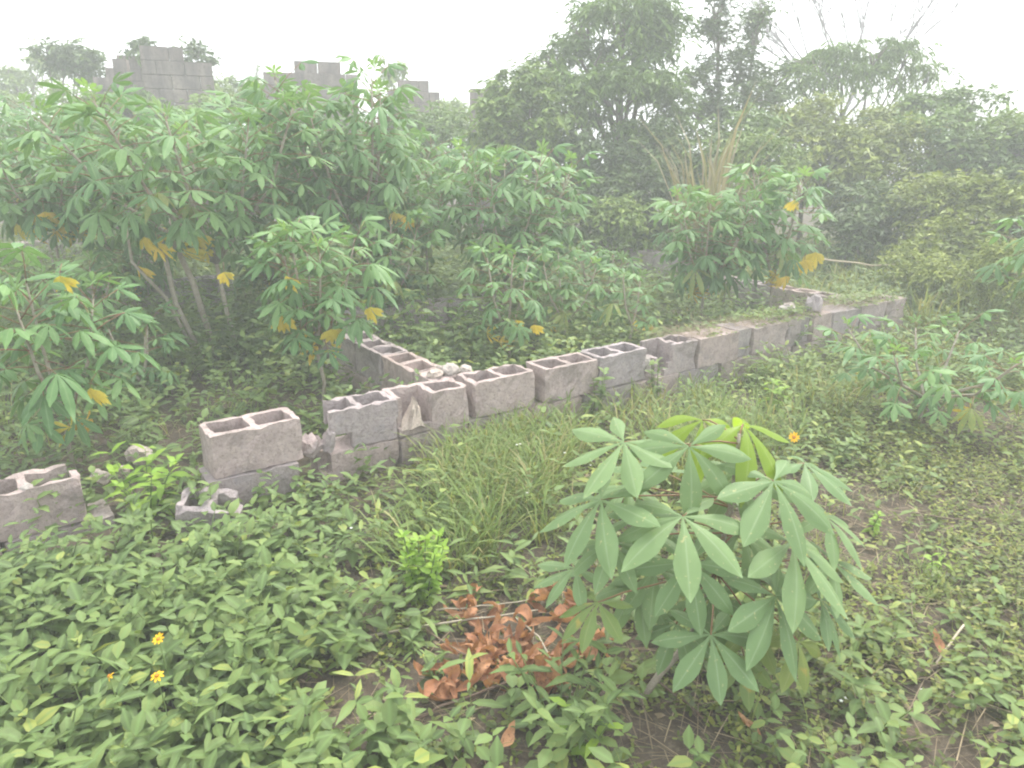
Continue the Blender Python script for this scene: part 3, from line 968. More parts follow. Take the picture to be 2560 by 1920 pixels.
def cassava(label, base, H, seed, tips=4, spread=.5, leaf=.16, per=17, lean=(0, 0), yel=2, fork=.55, zone=.55, stemr=.014, droopy=0.0, fade=.06, group='cassava plants among the foundation walls', young=True, bare=None):
    r = random.Random(seed)
    o = thing('cassava_plant', label, 'cassava', (base[0], base[1], float(gh(base[0], base[1]))), group)
    fk = np.array([lean[0] * fork, lean[1] * fork, H * fork])
    g = Geo()
    g.tube([(0, 0, -.08), fk * .5 + [r.uniform(-.03, .03), r.uniform(-.03, .03), 0], fk], [stemr, stemr * .95, stemr * .85], 7)
    st = part('stem', g.build('stem', M_cstem, True), o)
    a0 = r.uniform(0, 6.28)
    for k in range(tips):
        a = a0 + k * 2 * math.pi / tips + r.uniform(-.35, .35)
        sp = spread * r.uniform(.65, 1.1) if tips > 1 else 0
        top = np.array([lean[0] + math.cos(a) * sp, lean[1] + math.sin(a) * sp, H * r.uniform(.86, 1.0)])
        mid = fk * .45 + top * .55 + np.array([math.cos(a) * sp * .12, math.sin(a) * sp * .12, -.05])
        g = Geo()
        pts = np.array([fk, fk * .7 + mid * .3, mid, mid * .45 + top * .55, top])
        g.tube(pts, np.array([.8, .75, .65, .5, .3]) * stemr, 6)
        part('branch', g.build('branch', M_cstem, True), o)
        seg = np.concatenate([[0], np.cumsum(np.linalg.norm(np.diff(pts, axis=0), axis=1))])
        tot = seg[-1]
        ph = r.uniform(0, 6.28)
        for i in range(per):
            q = i / max(1, per - 1)                       # 0 lowest .. 1 top
            s_ = tot * (1 - zone + zone * (q ** .8))
            P = np.array([np.interp(s_, seg, pts[:, c]) for c in range(3)])
            az = ph + i * 2.399 + r.uniform(-.3, .3)
            el = R(-28 + 75 * q ** 1.3 + r.uniform(-12, 12)) - droopy
            sz = leaf * (1.05 - .25 * abs(q - .45)) * r.uniform(.85, 1.12)
            bank = ME_LEAF
            if young and q > .955:
                bank, sz, el = ME_YOUNG, sz * .62, R(62 + r.uniform(-15, 10))
            elif q < .35 and r.random() < fade:
                bank = ME_FADE
            x = part('leaf', r.choice(bank), o)
            x.matrix_basis = Matrix.Translation(P) @ orient(az, el, R(r.uniform(-18, 18))) @ Matrix.Scale(sz, 4)
        for i in range(yel // tips + (1 if k < yel % tips else 0)):
            s_ = tot * (1 - zone) * r.uniform(.75, 1.05)
            P = np.array([np.interp(s_, seg, pts[:, c]) for c in range(3)])
            x = part('leaf', r.choice(ME_YEL), o)
            x['label'] = 'yellowed hanging leaf'
            x.matrix_basis = Matrix.Translation(P) @ orient(r.uniform(3.6, 5.8), R(-35 + r.uniform(-15, 15))) @ Matrix.Scale(leaf * r.uniform(.8, 1.05), 4)
    return o


def cas(label, u, Y, vtop, seed, **k):
    """plant standing at depth Y below picture column u, top at row vtop"""
    p = at(u, vtop, Y)
    ln = k.get('lean', (0, 0))
    PLANT[seed] = cassava(label, (p[0] - ln[0], Y - ln[1]), p[2], seed, **k)


PLANT = {}


cas('cassava at the left edge, above the sunken wall stub', 95, 3.75, 690, 1, tips=3, spread=.22, leaf=.17, per=18, yel=2, zone=.75, fork=.3)
cas('short leafy cassava with orange dead leaves just left of the cross wall', 770, 4.85, 570, 2, tips=5, spread=.29, leaf=.155, per=19, yel=4, zone=.7, fork=.35)
cas('largest leaning cassava with bare forked stems in the left middle', 440, 6.1, 262, 3, tips=9, spread=.95, leaf=.19, per=27, lean=(-.25, -.1), yel=5, fork=.4, zone=.66, stemr=.02)
cas('tall cassava with a pointed top right of the largest leaning cassava', 815, 6.9, 185, 4, tips=8, spread=.58, leaf=.19, per=28, lean=(-.35, 0), yel=3, zone=.68, fork=.35, stemr=.019, droopy=.15)
cas('rounded cassava in the centre, in front of the dark thicket', 1265, 7.2, 385, 5, tips=8, spread=.58, leaf=.18, per=25, yel=0, zone=.8, fork=.3)
cas('low cassava with an orange leaf just behind the middle of the front wall', 1270, 5.7, 640, 6, tips=3, spread=.26, leaf=.14, per=13, yel=2, zone=.7, fork=.3)
cas('small cassava right behind the low one with the orange leaf', 1420, 6.3, 640, 7, tips=3, spread=.3, leaf=.14, per=13, yel=1, zone=.7, fork=.3)
cas('thin little cassava near the gap halfway along the wall', 1585, 6.2, 690, 8, tips=2, spread=.18, leaf=.13, per=9, yel=1, zone=.6, fork=.4, lean=(.0, .1))
cas('broad bushy cassava with drooping yellow leaves behind the far half of the wall', 1780, 7.1, 500, 9, tips=7, spread=.5, leaf=.17, per=22, yel=3, zone=.75, fork=.35)
cas('cassava with a tall lime shoot at its top beside the broad bushy one', 1965, 7.3, 415, 10, tips=4, spread=.34, leaf=.17, per=24, yel=3, zone=.8, fork=.35)
cas('wide cassava in front of the far end of the wall at right', 2340, 4.6, 850, 11, tips=6, spread=.6, leaf=.135, per=12, yel=1, zone=.65, fork=.3)
cas('partly visible cassava cut by the right edge of the picture', 2665, 5.8, 540, 12, tips=3, spread=.3, leaf=.17, per=14, yel=0, zone=.7)
cas('cassava behind the left edge one, with a yellow hanging leaf', 90, 6.6, 330, 13, tips=7, spread=.65, leaf=.18, per=26, yel=4, zone=.7)
cas('back row cassava at the far left below the pale skyline bush', 60, 8.6, 245, 14, tips=7, spread=.8, leaf=.18, per=28, yel=2, zone=.78)
cas('back row cassava below the tallest ruin', 320, 9.0, 262, 15, tips=7, spread=.8, leaf=.18, per=28, yel=0, zone=.78)
cas('back row cassava between the tallest ruin and the tall pointed cassava', 610, 8.6, 270, 16, tips=7, spread=.75, leaf=.18, per=28, yel=0, zone=.78)
cas('back row cassava in front of the notched ruin pier', 960, 8.9, 335, 17, tips=7, spread=.65, leaf=.18, per=24, yel=0, zone=.65)
cas('shaded small cassava under the largest leaning one', 205, 5.6, 655, 18, tips=3, spread=.25, leaf=.15, per=11, yel=1, zone=.6)
cas('shaded cassava filling the gap between the tall and the rounded cassava', 1060, 7.6, 420, 19, tips=6, spread=.5, leaf=.17, per=22, yel=1, zone=.75)


cas('low leafy cassava under the tall pointed one, right of the short one with orange leaves', 960, 6.7, 520, 20, tips=5, spread=.34, leaf=.165, per=20, yel=1, zone=.85, fork=.25)
cas('middling cassava filling the space below the tall pointed cassava', 640, 7.3, 400, 21, tips=6, spread=.5, leaf=.17, per=22, yel=1, zone=.85, fork=.25)
cas('shaded cassava behind the stems of the largest leaning one', 290, 7.4, 440, 22, tips=6, spread=.5, leaf=.17, per=20, yel=1, zone=.85, fork=.25)
cas('low spreading cassava between the rounded one and the broad bushy one', 1500, 7.6, 640, 23, tips=4, spread=.36, leaf=.15, per=16, yel=0, zone=.85, fork=.25)
cas('short cassava at the left beside the stems of the largest leaning one', 330, 5.0, 800, 24, tips=3, spread=.25, leaf=.13, per=10, yel=0, zone=.8, fork=.25)


def hang_mesh(seed):
    g = Geo()
    r = random.Random(seed)
    for a in (-58, -30, -8, 18, 44, 66):
        leaflet(g, r.uniform(.8, 1.05), .15, R(a + r.uniform(-6, 6)), -.1, .35 * r.uniform(.4, 1.6), 4, 1, -.5, .5, tw=r.uniform(-.4, .4))
    V = np.concatenate(g.V)
    V = np.stack([V[:, 2] * .9 , V[:, 1] * .72, -V[:, 0]], -1)
    g2 = Geo()
    g2.add(V, np.concatenate(g.T), .5, np.concatenate(g.B))
    g2.tube([(0, 0, 0), (-.1, 0, .25), (-.35, 0, .5)], [.013, .014, .016], 4, mi=1)
    return g2.build('leaf', [M_cyel, M_pet], True)


for (u0, v0, u1, v1, u2, v2, Y0, Y1, r0) in [(515, 885, 440, 760, 400, 590, 6.0, 5.9, .022), (545, 880, 480, 700, 425, 585, 6.1, 6.0, .026), (500, 880, 415, 745, 330, 655, 6.05, 5.7, .015)]:
    o = PLANT[3]
    g = Geo()
    oo = np.array(o.location)
    b0 = at(u0, v0, Y0)
    b0[2] = -.05
    g.tube(np.array([b0, at(u1, v1, (Y0 + Y1) / 2), at(u2, v2, Y1), at(u2 - 15, v2 - 90, Y1 + .05)]) - oo, [r0, r0 * .95, r0 * .85, r0 * .6], 8)
    part('stem', g.build('stem', M_cstem, True), o)
ME_HANG = [hang_mesh(i) for i in range(4)]
for i, (u, v, Y, pl, sz) in enumerate([(110, 530, 6.2, 13, .2), (130, 560, 6.3, 13, .16), (355, 590, 5.75, 3, .19), (345, 665, 5.8, 3, .17), (490, 585, 5.8, 3, .18), (512, 622, 5.9, 3, .14), (225, 970, 3.6, 1, .14), (150, 690, 3.55, 1, .11),
                                       (830, 822, 4.62, 2, .15), (925, 768, 4.66, 2, .14), (705, 790, 4.6, 2, .15), (715, 690, 4.6, 2, .13), (1335, 812, 5.6, 6, .12), (1290, 800, 5.6, 6, .11), (1625, 812, 6.15, 8, .12),
                                       (2040, 630, 7.05, 10, .21), (2012, 650, 7.05, 10, .2), (1965, 690, 7.0, 10, .17), (1985, 500, 7.0, 10, .14), (985, 530, 6.7, 4, .17), (1020, 545, 6.7, 4, .15), (560, 680, 5.2, 2, .13), (40, 560, 6.3, 13, .17)]):
    pnt = PLANT[pl]
    P = at(u, v, Y)
    x = part('leaf', ME_HANG[i % 4], pnt)
    x['label'] = 'yellowed hanging leaf'
    x.matrix_basis = Matrix.Translation(Vector(P) - pnt.location) @ Matrix.Rotation(-math.pi / 2 + random.uniform(-.7, .7), 4, 'Z') @ Matrix.Scale(sz, 4)


# near cassava with hand-set leaves
def near_cassava():
    p0 = on(1585, 1748, 0)
    o = thing('cassava_plant', 'young cassava in the right foreground with large open hand-shaped leaves', 'cassava', (p0[0], p0[1], 0), 'cassava plants among the foundation walls')
    spts = np.array([p0 - [0, 0, .05], at(1650, 1685, 2.03), at(1720, 1608, 2.06), at(1790, 1430, 2.13), at(1830, 1250, 2.18), at(1845, 1120, 2.2), at(1848, 1085, 2.2)]) - p0
    g = Geo()
    g.tube(spts, [.013, .013, .012, .0105, .009, .007, .005], 8)
    part('stem', g.build('stem', M_cstem, True), o)
    mats = {'g': M_cassfg, 'y': M_clime, 'f': M_cfade}
    # u, v, depth, leaflet px, azimuth of the middle leaflet (deg), tilt down (deg), roll, droop, kind, leaflets
    LV = [(1560, 1105, 2.2, 195, 222, 24, 6, .12, 'g', 7), (1722, 1116, 2.1, 185, 268, 42, 0, .3, 'g', 7), (1756, 1050, 2.3, 165, 262, 30, 0, .5, 'y', 5), (1858, 1062, 2.25, 200, 320, 26, 0, .45, 'y', 5),
          (1934, 1203, 2.1, 222, 288, 34, -6, .22, 'g', 7), (1503, 1249, 2.1, 205, 218, 28, 10, .16, 'g', 7), (1706, 1291, 1.98, 215, 266, 22, 4, .22, 'g', 7), (1980, 1355, 2.03, 222, 306, 34, -8, .18, 'g', 7),
          (1533, 1355, 2.04, 145, 238, 28, 8, .25, 'g', 7), (1722, 1405, 1.95, 175, 270, 46, 0, .25, 'g', 7), (1495, 1506, 1.96, 140, 222, 20, 10, .3, 'f', 6), (1938, 1490, 1.94, 212, 300, 38, -8, .18, 'g', 7),
          (1777, 1587, 1.86, 175, 276, 34, 0, .22, 'g', 7), (1995, 1602, 1.92, 140, 300, 52, 0, .2, 'f', 5), (2010, 1158, 2.35, 150, 330, 12, 0, .25, 'g', 6), (1572, 1217, 2.26, 130, 200, 18, 0, .25, 'g', 6),
          (1885, 1408, 2.16, 140, 20, 10, 0, .3, 'g', 6), (1640, 1180, 2.38, 140, 120, 5, 0, .25, 'g', 6), (1800, 1230, 2.42, 150, 70, 8, 0, .25, 'g', 6), (1880, 1560, 2.02, 130, 290, 40, 0, .3, 'f', 6),
          (1640, 1420, 2.1, 150, 240, 30, 0, .3, 'g', 6), (1850, 1330, 2.2, 160, 300, 30, 0, .3, 'g', 6), (2060, 1290, 2.25, 150, 330, 22, 0, .3, 'g', 6), (1780, 1490, 2.1, 150, 262, 45, 0, .25, 'g', 6), (2050, 1500, 2.1, 140, 330, 30, 0, .25, 'g', 6), (1610, 1290, 2.2, 150, 225, 22, 6, .25, 'g', 7), (1850, 1180, 2.3, 150, 285, 30, 0, .3, 'g', 7),
          (1600, 1465, 2.1, 140, 235, 30, 0, .3, 'g', 6), (2075, 1400, 2.15, 150, 322, 28, 0, .25, 'g', 7), (1860, 1640, 1.95, 130, 280, 45, 0, .25, 'f', 5), (1440, 1420, 2.1, 120, 205, 20, 0, .25, 'g', 6), (1690, 1560, 2.0, 130, 258, 42, 0, .25, 'g', 6)]
    for i, (u, v, Y, lp, az, tl, rl, dr, kd, n) in enumerate(LV):
        P = at(u, v, Y)
        dist = float(np.dot(P - [0, 0, CZ], FW))
        L = lp * dist / FPX
        b = Geo()
        blade(b, L, 500 + i, dr, .02, nseg=7, nw=2, n=n, wd=.155)
        me = b.build('leaf', mats[kd], True)
        x = part('leaf', me, o)
        x.matrix_basis = Matrix.Translation(P - p0) @ orient(R(az), R(-tl), R(rl))
        # petiole from the stem to the blade
        hz = (P - p0)[2]
        k = np.interp(hz - .03, spts[:, 2], np.arange(len(spts)))
        k = min(max(k, 3.0), 5.6)
        S = np.array([np.interp(k, np.arange(len(spts)), spts[:, c]) for c in range(3)])
        E_ = P - p0
        g = Geo()
        g.tube([S, S * .6 + E_ * .4 + [0, 0, .012], S * .2 + E_ * .8 + [0, 0, .012], E_], [.0034, .003, .0028, .0026], 5, mi=0)
        part('petiole', g.build('petiole', M_pet, True), x).matrix_basis = x.matrix_basis.inverted()
    return o


near_cassava()


# ------------------------------------------------------------------ single weeds
def single_leaf(seed, mat, proto=P_LEAF, width=1.0):
    r = np.random.default_rng(seed)
    PV = proto[0].copy()
    PV[:, 2] += r.normal(0, .02, len(PV))
    PV[:, 2] -= r.uniform(0, .25) * PV[:, 0] ** 2
    g = Geo()
    g.leaves((PV, proto[1]), [(0, 0, 0)], [(1, 0, 0)], [(0, 0, 1)], 1.0, .5, width)
    return g.build('leaf', mat, True)


BANK = {'weed': [single_leaf(i, M_weedo, width=1.1 + .12 * (i % 3)) for i in range(5)], 'lime': [single_leaf(10 + i, M_lime, width=1.0) for i in range(4)],
        'limeround': [single_leaf(20 + i, M_lime, P_ROUND, .8) for i in range(3)], 'fresh': [single_leaf(30 + i, M_weedo, width=.75) for i in range(4)]}


def weed(name, label, cat, base, H, stems, nodes, leaf, bank, seed, group=None, spread=.35, whorl=2, el0=25, z0=None):
    r = random.Random(seed)
    z = float(gh(base[0], base[1])) if z0 is None else z0
    o = thing(name, label, cat, (base[0], base[1], z), group)
    for s_ in range(stems):
        a = r.uniform(0, 6.28)
        ln = H * r.uniform(.7, 1.0)
        tip = np.array([math.cos(a) * spread * ln, math.sin(a) * spread * ln, ln])
        if stems == 1: tip[:2] *= .5
        b0 = np.array([math.cos(a), math.sin(a), 0]) * .012 * (stems > 1)
        g = Geo()
        g.tube([b0 - [0, 0, .02], b0 * .5 + tip * .5 + [0, 0, .02 * ln], tip], [.0035, .003, .0018], 4)
        part('stem', g.build('stem', M_weedo, True), o)
        ph = r.uniform(0, 6.28)
        for i in range(nodes):
            q = (i + 1) / nodes
            P = b0 * (1 - q) + tip * q + np.array([0, 0, .02 * ln * (1 - q)])
            for j in range(whorl):
                az = ph + i * math.pi / 2 + j * 2 * math.pi / whorl + r.uniform(-.3, .3)
                sz = leaf * (1.1 - .5 * max(0, q - .5)) * r.uniform(.75, 1.15)
                x = part('leaf', r.choice(BANK[bank]), o)
                x.matrix_basis = Matrix.Translation(P) @ orient(az, R(el0 * (q - .1) * 2 - 12 + r.uniform(-14, 14)), R(r.uniform(-20, 20))) @ Matrix.Scale(sz, 4)
    return o


p = on(1060, 1505)
weed('weed_bush', 'bright lime bushy weed standing above the pile of dead leaves', 'weed', p, .28, 11, 8, .047, 'limeround', 1, spread=.34, whorl=3, el0=25)
p = on(370, 1262, .05)
weed('weed_bush', 'yellow-green leafy shrub between the sunken stub and the leftmost whole block', 'weed', p, .32, 10, 4, .10, 'lime', 2, spread=.6)
p = on(1400, 1835)
weed('weed_bush', 'fresh green weed clump below the pile of dead leaves', 'weed', p, .27, 14, 5, .085, 'fresh', 3, spread=.75)
p = on(1445, 1900)
weed('weed_bush', 'small yellow-green weed at the bottom centre edge', 'weed', p, .17, 3, 3, .075, 'lime', 4, spread=.5)
p = on(1930, 1035)
weed('weed_bush', 'pale lime seedling in the grass before the far half of the wall', 'weed', p, .27, 3, 4, .10, 'lime', 5, spread=.3)
p = on(2085, 1150)
weed('weed_bush', 'leafy green weed in the litter right of the yellow flower at right', 'weed', p, .18, 4, 4, .07, 'weed', 6, spread=.7)
p = st2w(2.45, -.06)
weed('weed_bush', 'green weed climbing against the front wall joint in the middle', 'weed', p, .36, 4, 6, .075, 'weed', 7, spread=.16)
p = st2w(3.02, -.07)
weed('weed_bush', 'dark leafy weed standing before the gap halfway along the wall', 'weed', p, .33, 4, 5, .065, 'weed', 8, spread=.2)
p = st2w(1.28, .42)
weed('weed_bush', 'leafy weed growing in the corner where the cross wall meets the front wall', 'weed', p, .42, 5, 6, .07, 'weed', 9, spread=.2)
p = st2w(-.06, -.1)
weed('weed_bush', 'weed with broad leaves leaning on the left end of the leftmost whole block', 'weed', p, .26, 3, 4, .09, 'weed', 10, spread=.3)
for i_, (u_, v_, lab_) in enumerate([(40, 1300, 'leafy weed hiding the left end of the sunken wall stub'), (125, 1305, 'leafy weed before the middle of the sunken wall stub'), (195, 1285, 'leafy weed at the right end of the sunken wall stub')]):
    weed('weed_bush', lab_, 'weed', on(u_, v_, .05), .25, 7, 5, .085, 'weed', 60 + i_, spread=.5)
p = on(1105, 1720)
weed('weed_bush', 'small sprig of paired leaves at the lower left of the dead leaves', 'weed', p, .14, 4, 3, .045, 'fresh', 11, spread=.5)
p = on(1040, 1655)
weed('weed_bush', 'three-leaved seedling left of the dead leaves', 'weed', p, .09, 1, 2, .065, 'fresh', 12)
p = on(895, 1770)
weed('weed_bush', 'tiny seedling on the bare dark soil patch', 'weed', p, .06, 1, 2, .04, 'fresh', 13)
p = on(2340, 1440)
weed('weed_bush', 'yellowish sprig in the creeping weeds right of the near cassava', 'weed', p, .12, 2, 4, .05, 'lime', 14)
p = on(2170, 1330)
weed('weed_bush', 'lime sprig touching the right side of the near cassava', 'weed', p, .13, 3, 4, .045, 'lime', 15)
p = on(2190, 1830)
weed('weed_bush', 'broad-leaved green weed in the creepers at the lower right', 'weed', p, .16, 4, 3, .085, 'weed', 16, spread=.7)
p = on(2190, 1620)
weed('weed_bush', 'bluish-green weed with rounded leaves near the pale broken stick', 'weed', p, .11, 3, 2, .08, 'weed', 17, spread=.8)
p = on(1950, 905)
weed('weed_bush', 'dense green weed mound hiding the foot of the far wall', 'weed', p, .38, 12, 5, .085, 'fresh', 18, spread=.6)

# broad-leaved weeds of the green mat, nearest ones singly
LBL = 'low broad-leaved weed with paired leaves in the green mat at lower left'
cand = []
rr = random.Random(77)
while len(cand) < 150:
    x, y = rr.uniform(-2.3, .1), rr.uniform(1.45, 3.2)
    if x > -.32 - .5 * (y - 1.75) + .12 * nz(x, y, 2, 2): continue
    s_, t_ = w2st(x, y)
    if t_ > -.2: continue
    if ((x + .40) / .34) ** 2 + ((y - 1.97) / .19) ** 2 < 1: continue
    if any((x - a) ** 2 + (y - b) ** 2 < .085 ** 2 for a, b in cand): continue
    cand.append((x, y))
    if len(cand) > 149: break
for i, q in enumerate(cand):
    weed('broadleaf_weed', LBL, 'weed', q, rr.uniform(.12, .26), rr.choice([2, 2, 3]), 3, rr.uniform(.06, .105), 'weed', 1000 + i, group='broad-leaved weeds of the mat at lower left', spread=.45, el0=30)


# yellow flowers
def petal_mesh(k=1.0):
    g = Geo()
    g.leaves(P_ROUND, [(0.2, 0, 0)], [(1, 0, .12)], [(0, 0, 1)], .8, .5, .75)
    return g.build('petal', M_pt, True)


ME_PET = petal_mesh()


def flower(label, u, v, z, r_, tilt, az, n=9, drop=0, size=1.0):
    p = on(u, v, z)
    o = thing('yellow_flower', label, 'flower', (p[0], p[1] + .01, 0.0), 'yellow daisies in the weeds')
    g = Geo()
    top = np.array([0, -.01, z])
    g.tube([(0, .01, -.02), (0.004, 0, z * .6), top - [0, 0, .002]], [.0022, .002, .0016], 5)
    part('stem', g.build('stem', M_weedo, True), o)
    B = Matrix.Translation(top) @ Matrix.Rotation(az, 4, 'Z') @ Matrix.Rotation(tilt, 4, 'Y')
    for i in range(n):
        x = part('petal', ME_PET, o)
        x.matrix_basis = B @ Matrix.Rotation(i * 2 * math.pi / n + random.uniform(-.1, .1), 4, 'Z') @ Matrix.Rotation(R(drop + random.uniform(-8, 8)), 4, 'Y') @ Matrix.Scale(r_, 4)
    g = Geo()
    c, rd = r_ * .34, r_ * .22
    pts = [(0, 0, -rd * .4), (0, 0, 0), (0, 0, rd * .6), (0, 0, rd)]
    g.tube(pts, [c * .6, c, c * .85, c * .3], 10)
    x = part('flower_centre', g.build('flower_centre', M_pc, True), o)
    x.matrix_basis = B


flower('yellow flower facing up, upper of the pair at lower left', 396, 1597, .29, .021, R(28), R(250))
flower('yellow flower with narrow drooping petals, lower of the pair at lower left', 392, 1688, .30, .021, R(20), R(270), 8, 22)
flower('bright yellow flower alone at right, above the near cassava', 1985, 1093, .22, .033, R(60), R(262), 10)
flower('faded half closed yellow flower left of the lower flower', 272, 1690, .26, .018, R(55), R(200), 6, 38)


# ------------------------------------------------------------------ dead leaves and twigs
def dead_mesh(seed):
    r = np.random.default_rng(seed)
    g = Geo()
    ns, nw = 8, 2
    curl = r.uniform(2.0, 4.6) * (1 if seed % 3 else .5)
    V, T = [], []
    x = z = 0.0
    a = r.uniform(-.3, .3)
    for i in range(ns + 1):
        q = i / ns
        wd = .20 * math.sin(math.pi * min(1, .06 + q ** .8 * .94)) + .012
        cup = r.uniform(.5, 1.2)
        for j in range(-nw, nw + 1):
            yy = wd * j / nw
            V.append((x + r.normal(0, .012), yy * math.cos(cup) + .06 * math.sin(q * 5 + seed), z + abs(yy) * math.sin(cup) + r.normal(0, .014)))
        x += math.cos(a) / ns
        z += math.sin(a) / ns
        a += curl / ns * r.uniform(.5, 1.5)
    m_ = 2 * nw + 1
    for i in range(ns):
        for j in range(m_ - 1):
            b = i * m_ + j
            T += [(b, b + m_, b + m_ + 1), (b, b + m_ + 1, b + 1)]
    V = np.array(V)
    V[:, 2] -= V[:, 2].min()
    g.add(V, T, .5, .5)
    return g.build('dead_leaf', M_dead, True)


ME_DEAD = [dead_mesh(i) for i in range(8)]
rr = random.Random(12)
spots = []
for cu, cv, su, sv, n in [(1385, 1512, 55, 22, 10), (1190, 1545, 60, 28, 6), (1180, 1630, 50, 20, 6), (1190, 1680, 55, 25, 12), (1290, 1650, 45, 40, 12), (1380, 1670, 45, 45, 8), (1370, 1720, 55, 14, 8), (1130, 1740, 30, 18, 5), (1480, 1640, 60, 30, 6), (1590, 1520, 40, 20, 4), (1290, 1600, 60, 40, 6)]:
    for _ in range(int(n * 1.5)):
        spots.append((cu + rr.gauss(0, su * .6), cv + rr.gauss(0, sv * .6)))
for i, (u, v) in enumerate(spots):
    p = on(u, v, .02)
    o = part('dead_leaf', ME_DEAD[i % 8])
    o.location = (p[0], p[1], float(gh(p[0], p[1])) + rr.uniform(.0, .06))
    o.rotation_euler = (R(rr.uniform(-45, 45)), R(rr.uniform(-30, 20)), rr.uniform(0, 6.28))
    o.scale = (rr.uniform(.12, .18), rr.uniform(.11, .17), rr.uniform(.10, .15))
    tag(o, 'curled rust-brown dead leaf in the pile left of the near cassava', 'dead leaf', 'dead leaves piled on the ground')
for u, v, lab in [(2345, 1640, 'single rusty dead leaf beside the pale broken stick'), (1245, 1880, 'pale tan dry leaf at the bottom centre'), (1900, 1850, 'crumpled brown leaf below the near cassava')]:
    p = on(u, v, .02)
    o = part('dead_leaf', ME_DEAD[3])
    o.location = (p[0], p[1], .03)
    o.rotation_euler = (.3, -.2, u)
    o.scale = (.1, .12, .1)
    tag(o, lab, 'dead leaf')


def stick(name, label, cat, pts, r0, r1, mat, seed=0):
    rs = np.random.default_rng(seed)
    pts = np.asarray(pts, float)
    k = np.linspace(0, len(pts) - 1, 9)
    P = np.stack([np.interp(k, np.arange(len(pts)), pts[:, c]) for c in range(3)], -1)
    P[1:-1] += rs.normal(0, np.linalg.norm(P[-1] - P[0]) * .006, (7, 3))
    g = Geo()
    o0 = P[0].copy()
    g.tube(P - o0, np.linspace(r0, r1, 9), 7)
    o = part(name, g.build(name, mat, True), None, tuple(o0))
    return tag(o, label, cat)


stick('twig', 'long pale dry stalk lying across the top of the dead leaf pile', 'twig', [on(925, 1590, .03), on(1180, 1548, .05), on(1345, 1525, .05)], .0045, .003, M_pole, 1)
stick('twig', 'long dark stick lying below the dead leaf pile', 'twig', [on(985, 1822, .02), on(1220, 1725, .05), on(1400, 1655, .06)], .004, .0065, M_darktwig, 2)
stick('twig', 'thin pale twig crossing the middle of the dead leaf pile', 'twig', [on(1070, 1580, .06), on(1180, 1645, .05), on(1300, 1572, .06)], .0025, .002, M_twig, 3)
stick('twig', 'bent grey twig above the dead leaf pile beside the lime weed', 'twig', [on(1090, 1525, .05), on(1200, 1516, .06), on(1320, 1500, .05)], .003, .002, M_pole, 4)
stick('twig', 'yellowish stalk leaning over the right of the dead leaf pile', 'twig', [on(1290, 1545, .05), on(1345, 1590, .07), on(1430, 1730, .03)], .0025, .0035, M_pole, 5)
stick('twig', 'pale broken stick standing out of the creepers at right', 'twig', [on(2338, 1662, .02), on(2375, 1610, .05), on(2410, 1562, .09)], .0045, .004, M_pole, 6)
stick('twig', 'brown twig on the litter left of the near cassava stem', 'twig', [on(1640, 1700, .03), on(1720, 1760, .03), on(1760, 1795, .03)], .004, .003, M_darktwig, 7)
stick('twig', 'long thin grey stalk in the creepers below the wide cassava', 'twig', [on(2180, 1265, .08), on(2330, 1290, .08), on(2520, 1315, .05)], .003, .002, M_twig, 8)
stick('twig', 'dark straight stick in the litter right of the yellow flower', 'twig', [on(2200, 1105, .05), on(2330, 1108, .06), on(2440, 1112, .05)], .005, .004, M_darktwig, 9)
stick('pole', 'slightly sagging pale pole lying across the scrub at far right', 'pole', [at(2050, 646, 8.9), at(2180, 663, 8.7), at(2300, 655, 8.5)], .011, .008, M_pole, 10)

# ------------------------------------------------------------------ ground cover (uncountable)
def free(x, y, pad=.0):
    ok = np.ones(len(x), bool)
    s_, t_ = w2st(x, y)
    for a, b, c, d in WALLS:
        ok &= ~((s_ > a - pad) & (s_ < b + pad) & (t_ > c - pad) & (t_ < d + pad))
    return ok


def scatter(n, x0, x1, y0, y1, dens, seed):
    r = np.random.default_rng(seed)
    x = r.uniform(x0, x1, n)
    y = r.uniform(y0, y1, n)
    k = free(x, y, .015) & (r.random(n) < dens(x, y))
    k &= np.abs(x) < .78 * y + 2.2
    return x[k], y[k], r


def sstep(a, b, v):
    t = np.clip((v - a) / (b - a), 0, 1)
    return t * t * (3 - 2 * t)


def soil_open(x, y):
    """1 where soil and litter stay open: round the dead leaves and in a few bare patches"""
    c = [(.03, 2.3, .32, .27), (-.40, 1.97, .30, .15), (.5, 1.83, .26, .15), (1.1, 3.3, .18, .12)]
    v = 0
    for a, b, rx, ry in c:
        v = np.maximum(v, 1 - sstep(.55, 1.15, np.sqrt(((x - a) / rx) ** 2 + ((y - b) / ry) ** 2)))
    return v


def leftmat(x, y):
    return 1 - sstep(-.55, -.05, x + .48 * (y - 1.75) + .12 * nz(x, y, 2.2, 2))


def rightmat(x, y):
    return sstep(.25, .75, x - .12 * (y - 1.75) + .15 * nz(x, y, 2.2, 4))


